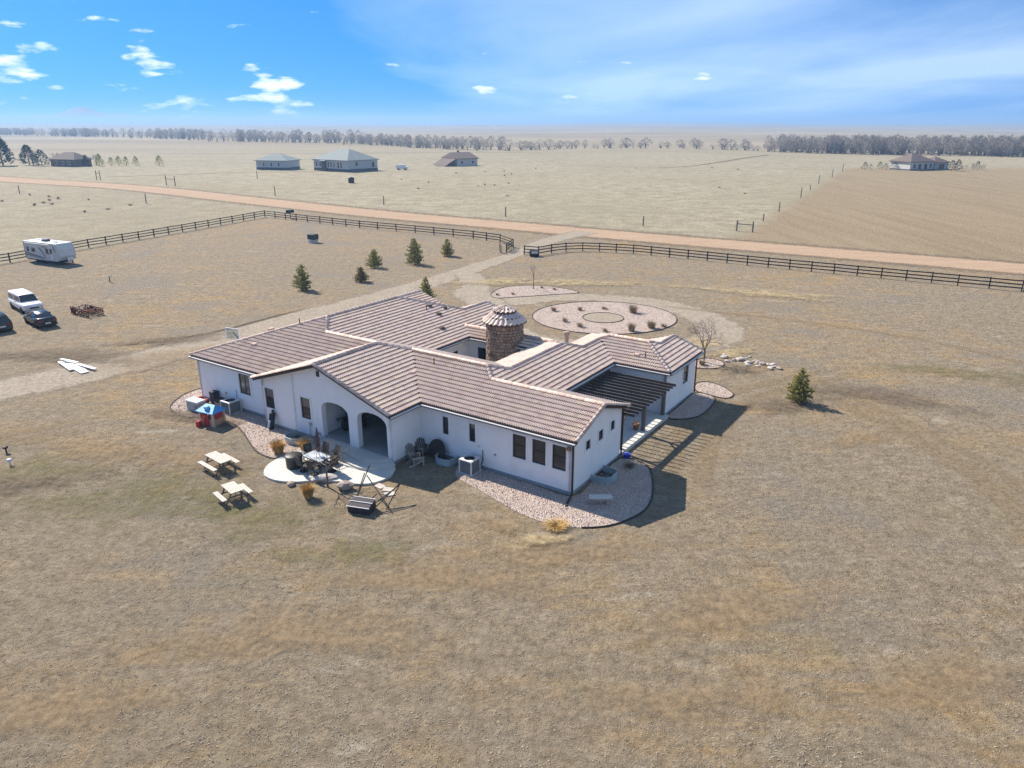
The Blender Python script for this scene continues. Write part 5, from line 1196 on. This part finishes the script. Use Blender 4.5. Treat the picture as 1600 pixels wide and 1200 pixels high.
t_=car('pickup_truck','white crew cab pickup with a white bed cap parked behind the black sedan','pickup truck',(-53.3,79.0),math.atan2(-.677,.736),M['white'],pk,pcab,(-1.75,1.75),.4,1.0,[[(-.55,1.2),(-.55,1.74),(.05,1.74),(.05,1.2)],[(.13,1.2),(.13,1.74),(.72,1.72),(1.1,1.22)]],((1.45,1.2,.82),(.8,1.82,.7)),None,extra=M['rim'])
loft(MB(),[[(x,-.93,1.1),(x,-.8,1.82),(x,-.66,1.88),(x,.66,1.88),(x,.8,1.82),(x,.93,1.1)] for x in (-2.8,-.84)]).build('bed_cap',M['white'],t_)
for s in (-1,1): MB().add([(-2.6,s*.925,1.22),(-1.0,s*.925,1.22),(-1.0,s*.84,1.68),(-2.6,s*.84,1.68)],[(0,1,2,3)] if s<0 else [(3,2,1,0)]).build('cap_window',M['glass'],t_)
# travel trailer
tv=thing('travel_trailer','white and grey travel trailer with dark swoosh stripes by the rail fence','trailer',(-67.6,107.9,0),math.atan2(-3.61,7.2))
tp=[(-4.0,.55),(3.2,.55),(3.9,.75),(4.15,1.3),(4.05,2.2),(3.6,3.0),(-4.0,3.0)]
tg=mat('trailer_fibreglass',(.55,.55,.54),.4,.05,1.5)
MB().sideprism(tp,-1.2,1.2).build('shell',tg,tv); MB().box(-4.08,3.62,-1.24,1.24,3.0,3.08,bev=.02).build('roof',M['white'],tv)
MB().box(-.9,.1,-.4,.4,3.08,3.4,bev=.08).build('roof_air_conditioner',mat('dark_blue_shroud',(.03,.04,.09),.5),tv)
for x,y in ((1.3,.3),(2.3,-.3),(-2.6,.2)): MB().box(x-.22,x+.22,y-.22,y+.22,3.08,3.2,bev=.03).build('roof_vent',M['light'],tv)
def tpanel(nm,poly,material,y=-1.2,o=.015):
    n=len(poly); MB().add([(x,y-o,z) for x,z in poly]+[(x,y+.01,z) for x,z in poly],[tuple(range(n)),tuple(range(2*n-1,n-1,-1))]+[(i,n+i,n+(i+1)%n,(i+1)%n) for i in range(n)]).build(nm,material,tv)
for (a,b,c,d) in [(-3.4,-2.9,1.6,2.3),(-2.3,-1.5,1.6,2.2),(1.0,1.6,1.55,2.3)]: tpanel('side_window',[(a,c),(b,c),(b,d),(a,d)],M['glass'])
tpanel('door',[(1.9,.7),(2.55,.7),(2.55,2.6),(1.9,2.6)],M['light'],o=.03); tpanel('door_window',[(2.0,1.6),(2.45,1.6),(2.45,2.3),(2.0,2.3)],M['glass'],o=.045)
dkst=mat('dark_stripe_vinyl',(.05,.05,.055),.4)
for pl_ in ([(-3.9,1.35),(-1.2,1.0),(.4,.85),(.4,.95),(-1.2,1.15),(-3.9,1.5)],[(-.6,2.3),(.2,1.6),(.75,.9),(.9,.9),(.35,1.7),(-.45,2.4)],[(-3.9,1.1),(-1.4,.85),(.6,.7),(.6,.76),(-1.4,.95),(-3.9,1.22)],[(2.7,2.7),(3.3,2.1),(3.4,2.15),(2.85,2.75)],[(.2,2.4),(1.0,2.45),(1.7,1.4),(1.85,1.4),(1.1,2.55),(.2,2.5)],[(2.65,2.3),(3.2,1.8),(3.25,1.9),(2.7,2.4)]): tpanel('stripe',pl_,dkst,o=.008)
tpanel('corner_trim',[(-4.0,.6),(-3.88,.6),(-3.88,3.0),(-4.0,3.0)],dkst,o=.01)
MB().tube([(-3.6,-1.28,2.85),(2.2,-1.28,2.85)],.07,8).build('awning_roll',M['light'],tv)
for s in (-1,1):
    for x in (-1.5,-.65): wheel(tv,x,s*1.05,.36,.24)
    MB().tube([(3.6,s*.55,.5),(5.1,0,.45)],.06,6).build('hitch_rail',M['black'],tv)
    MB().lathe([(.05,.55),(.17,.6),(.17,1.05),(.05,1.15)],12,(4.45,s*.2)).build('gas_bottle',M['white'],tv)
    MB().box(3.97,4.14,s*.75-.02,s*.75+.02,1.3,2.2).build('nose_trim',M['light'],tv)
MB().tube([(4.9,0,0),(4.9,0,.8)],.04,8).build('jack',M['black'],tv); MB().box(-3.9,3.5,-1.1,1.1,.4,.545).build('chassis',M['black'],tv)

# ---------------------------------------------------------------- far houses
def hip_house(name,label,loc,rz,L,Wd,h,rh,wallm,roofm,wins=(),dark=.8,over=.6,ridge=None,side=()):
    r=thing(name,label,'house',(*loc,0),rz)
    MB().box(-L/2,L/2,-Wd/2,Wd/2,-.2,h).build('wall',wallm,r)
    if dark: MB().box(-L/2-.05,L/2+.05,-Wd/2-.05,Wd/2+.05,-.2,dark).build('wainscot',M['darkstone'],r)
    a,b=L/2+over,Wd/2+over; rl=ridge if ridge is not None else max(.2,a-b)
    MB().add([(-a,-b,h),(a,-b,h),(a,b,h),(-a,b,h),(-rl,0,h+rh),(rl,0,h+rh),(-a,-b,h-.25),(a,-b,h-.25),(a,b,h-.25),(-a,b,h-.25)],[(0,1,5,4),(1,2,5),(2,3,4,5),(3,0,4),(6,7,1,0),(7,8,2,1),(8,9,3,2),(9,6,0,3),(9,8,7,6)]).build('roof',roofm,r)
    for x,w,z0,z1 in wins:
        f=MB().box(x-w/2-.1,x+w/2+.1,-Wd/2-.08,-Wd/2-.02,z0-.1,z1+.1).build('window',M['white'],r); MB().box(x-w/2,x+w/2,-Wd/2-.1,-Wd/2-.081,z0,z1).build('pane',M['glass'],f)
    for y,w,z0,z1 in side:
        f=MB().box(L/2+.02,L/2+.08,y-w/2-.1,y+w/2+.1,z0-.1,z1+.1).build('window',M['white'],r); MB().box(L/2+.081,L/2+.1,y-w/2,y+w/2,z0,z1).build('pane',M['glass'],f)
    return r
hg=hip_house('distant_house','pale blue sided house with a tall grey green hip roof across the road',(-70.5,325),R(-38),22,16,4.6,4.2,M['greyside'],M['greenroof'],[(-9,1.0,1.8,3.6),(-6.6,1.0,1.8,3.6),(-1.2,.8,1.6,3.8),(.4,.8,1.6,3.8),(2.4,.8,1.6,3.4),(5,1,1.4,3.8),(6.8,1,1.4,3.8)],1.1,side=[(-3.5,1.4,2.2,3.8),(5.5,1.4,1.4,3.6)])
MB().box(-4.8,-2.6,-8.9,-8.1,0,4.2).build('porch_bay',M['darkstone'],hg); MB().add([(-5.6,-9.6,4.2),(-1.8,-9.6,4.2),(-1.8,-6.5,5.0),(-5.6,-6.5,5.0),(-5.6,-9.6,4.0),(-1.8,-9.6,4.0)],[(0,1,2,3),(4,5,1,0)]).build('porch_roof',M['greenroof'],hg)
hip_house('distant_garage','low pale blue garage with three small windows beside the distant house',(-101.5,333),R(-14),14.5,11,3.9,2.6,M['greyside'],M['greenroof'],[(-3.6,.7,1.5,2.9),(0,.7,1.5,2.9),(3.6,.7,1.5,2.9)],1.0)
hm=hip_house('distant_house','small cream gabled house with a dark brown roof in the middle distance',(-24.5,363),R(35),11,13,3.4,2.6,M['cream'],M['brownroof'],[(-3,1.2,1.2,2.2),(3,1.2,1.2,2.2)],0,.7,ridge=5.2); MB().box(-1,-.2,.5,1.2,5.2,6.7).build('chimney',M['darkstone'],hm)
MB().add([(-12,-5.5,0),(-5.5,-6.2,3.6),(-5.5,6.2,3.6),(-12,5.5,.4)],[(0,1,2,3)]).build('lean_to_roof',M['brownroof'],hm)
hr=hip_house('distant_house','grey roofed house among evergreens at the edge of the mown field',(172.0,330),R(18),12.5,11,3.6,3.2,M['cream'],M['brownroof'],[(-4,1.3,.8,2.6),(-1.2,1.6,.3,2.6),(2,1.6,.3,2.6),(4.6,1.0,.8,2.6)],.5)
hip_house('distant_garage','grey hip roofed garage beside the evergreens at the mown field',(183.2,333),R(18),7.5,8,3.1,2.2,M['greyside'],M['brownroof'],[(0,3.2,.2,2.4)],.4)
hip_house('farmhouse','dark brown farmhouse hidden between bare trees at the far west',(-205,357),R(-20),15,9,3.2,3.0,M['brownroof'],M['brownroof'],[(-4,1.4,1,2.3),(0,1.4,1,2.3),(4,1.4,1,2.3)],0)
ct=thing('water_tank','dark round stock tank in the pasture across the road','tank',(-54.1,256.3,0)); MB().lathe([(.95,0),(1.0,.1),(1.0,1.7),(.9,1.8),(.05,1.85)],18).build('tank',M['black'],ct,True); MB().lathe([(.3,1.85),(.3,2.0)],10).build('hatch',M['acg'],ct)
vn=thing('white_van','white van parked east of the pale blue house','van',(-47.2,329,0),R(-10)); MB().sideprism([(-2.4,.4),(2.4,.4),(2.4,1.2),(1.6,1.4),(1.1,2.1),(-2.4,2.1)],-.95,.95).build('body',M['white'],vn)
for x in (-1.5,1.5):
    for s in (-1,1): wheel(vn,x,s*.9,.35)
MB().sideprism([(1.15,1.5),(1.55,1.45),(1.15,2.0)],-.97,.97).build('cab_window',M['glass'],vn)
# far pines and evergreens
def farpine(x,y,h,w,seed,label,material='needleD',group=None):
    rnd=random.Random(seed); r=thing('evergreen_tree',label,'tree',(x,y,0),0,group)
    MB().tube([(0,0,-.2),(0,0,h*.9)],[h*.03,h*.008],5).build('trunk',M['bark'],r); m=MB()
    for i in range(int(420*min(2,h/6))):
        t=rnd.random()**.8; z=h*(.06+.94*t); rad=w*(1-t)**.65*(.6+.4*min(1,t/.2))*rnd.uniform(.35,1.1); a=rnd.uniform(0,6.28)
        p=Vector((rad*math.cos(a),rad*math.sin(a),z)); v=Vector((math.cos(a)+rnd.gauss(0,.5),math.sin(a)+rnd.gauss(0,.5),rnd.gauss(.3,.5))).normalized(); s=rnd.uniform(.09,.17)*h*.75; o=v.orthogonal().normalized()*s*.32
        m.add([p-o,p+o,p+v*s],[(0,1,2)])
    m.build('crown',M[material],r)
for i,(x,y,h,w,l) in enumerate([(-239,360,12.5,6,'tall dark evergreen at the far west farmstead'),(-229,364,9,4.5,'second dark evergreen leaning over the far west farmstead'),(-220,359,7,4.5,'round dark evergreen next to the brown farmhouse'),
    (-196.5,354,5,1.8,'narrow dark evergreen just east of the brown farmhouse')]): farpine(x,y,h,w,i,l)
for i,(x,y,h,w) in enumerate([(-192.5,358,5.2,2.2),(-187.5,359,3.8,1.8),(-184,359,4.3,2),(-180.5,359,4.2,1.8),(-176,359,4.2,2),(-165,359,4.6,2.2)]): farpine(x,y,h,w,30+i,'green pine in the row east of the brown farmhouse','needle','pines in the farmhouse row')
for i,(x,y,h,w) in enumerate([(152,330,3.2,1.8),(155,331,2.2,1.3),(158.5,330,3.2,2),(161,330,2.6,1.5),(164.5,330,3,2)]): farpine(x,y,h,w,50+i,'small evergreen west of the house at the mown field','needleD','small evergreens west of the far house')
for i,(x,y,h,w) in enumerate([(184.4,321,4.2,2.4),(187.4,322,4.4,2.4)]): farpine(x,y,h,w,60+i,'round dark evergreen in front of the hip roofed garage','needleD','round evergreens by the far garage')
for i,(x,y,h,w) in enumerate([(195,329,2,1.3),(198,329,2.6,1.3),(200.5,330,3.4,1.8),(203,330,2.2,1.4)]): farpine(x,y,h,w,70+i,'small evergreen east of the house at the mown field','needleD','small evergreens east of the far house')
for i,(x,y,h) in enumerate([(-226,362,8),(-213,360,6.5),(-196,362,5.5)]):
    bare_tree('bare_tree',['leafless tree between the two big farm evergreens','reddish leafless tree beside the brown farmhouse','low leafless tree at the east end of the brown farmhouse'][i],'tree',x,y,h,200+i,.8,4,.2)

# creek woodland: a dense band in the east, looser trees westwards
def creek_tree_mesh(seed):
    rnd=random.Random(seed); m=MB()
    for i in range(3):
        a=rnd.uniform(0,6.28); m.tube([(rnd.gauss(0,.4),rnd.gauss(0,.4),-.3),(math.cos(a)*.8,math.sin(a)*.8,3.2),(math.cos(a)*1.8,math.sin(a)*1.8,6)],[.28,.2,.08],4,False)
    for i in range(190):
        t=rnd.random(); z=1.6+7.2*t; rad=3.6*math.sin(math.pi*min(1,.18+.8*t))**.7*rnd.uniform(.3,1.05); a=rnd.uniform(0,6.28)
        p=Vector((rad*math.cos(a),rad*math.sin(a),z)); v=Vector((math.cos(a)*.6+rnd.gauss(0,.5),math.sin(a)*.6+rnd.gauss(0,.5),rnd.uniform(.2,1.2))).normalized(); s=rnd.uniform(.7,1.6); o=v.orthogonal().normalized()*s*.13
        m.add([p-o,p+o,p+v*s],[(0,1,2)])
    return m
CT=[creek_tree_mesh(i) for i in range(6)]
rc_=random.Random(77)
wood=MB()
def put(mb,src,x,y,s,z=0):
    a=rc_.uniform(0,6.28); c,q=math.cos(a)*s,math.sin(a)*s; mb.add([(x+vx*c-vy*q,y+vx*q+vy*c,z+vz*s*rc_.uniform(.97,1.03)) for vx,vy,vz in src.v],src.f)
def along(pts,u):
    L=[math.dist(a,b) for a,b in zip(pts,pts[1:])]; T=sum(L)*u
    for (a,b),l in zip(zip(pts,pts[1:]),L):
        if T<=l: return a[0]+(b[0]-a[0])*T/l,a[1]+(b[1]-a[1])*T/l
        T-=l
    return pts[-1]
east=[(170,520),(196,505),(235,478),(290,452),(380,428),(480,400)]
for i in range(620):
    u=rc_.random(); x,y=along(east,u); d=rc_.uniform(0,1); put(wood,rc_.choice(CT),x+d*24+rc_.gauss(0,4),y+d*40+rc_.gauss(0,4),rc_.uniform(.8,1.25),0)
tag(wood.build('creek_woodland',M['farwood']),'dense grey leafless woodland along the creek beyond the mown field','woodland',None,'stuff')
wood2=MB()
west=[(-150,760),(-260,800),(-450,1000),(-700,1210),(-980,1420)]
for i in range(620):
    u=rc_.random(); x,y=along(west,u); g_=.5+.5*math.sin(u*23)
    if rc_.random()>g_*.8+.15: continue
    put(wood2,rc_.choice(CT),x+rc_.gauss(0,12),y+rc_.gauss(0,18),rc_.uniform(.7,1.35),gz(x,y))
mid_=[(-10,560),(-60,600),(-150,740)]
for i in range(120):
    u=rc_.random(); x,y=along(mid_,u); put(wood2,rc_.choice(CT),x+rc_.gauss(0,6),y+rc_.gauss(0,12),rc_.uniform(.55,1.05),gz(x,y))
tag(wood2.build('far_creek_woodland',M['farwood']),'hazy leafless woodland along the creek beyond the pale pastures','woodland',None,'stuff')
CM=[c.mesh('crown',M['farwood']) for c in CT]
for i in range(60):
    u=(i+rc_.random()*1.6)/61; x,y=along([(-6,545),(40,590),(131,610),(192,520)],u); s=rc_.uniform(.25,.85)
    o=obj('cottonwood_tree',rc_.choice(CM),None,(x+rc_.gauss(0,4),y+rc_.gauss(0,8),gz(x,y))); o.scale=(s*rc_.uniform(1.0,2.0),)*2+(s,); o.rotation_euler=(0,0,rc_.uniform(0,6.28)); tag(o,'leafless cottonwood in the loose row along the creek','tree','loose cottonwoods along the creek')

# ---------------------------------------------------------------- haze in the air
hz=MB().box(-13200,13200,-13200,13200,-160,66)
hm_=bpy.data.materials.new('thin_air_haze'); hm_.use_nodes=True; t=hm_.node_tree; t.nodes.clear(); k=NT(t)
pv=k.n('VolumePrincipled',{'Color':(.40,.66,1.0,1),'Density':.0003,'Anisotropy':.2}); t.links.new(pv.outputs[0],k.n('OutputMaterial').inputs['Volume'])
tag(hz.build('haze',hm_),kind='stuff')
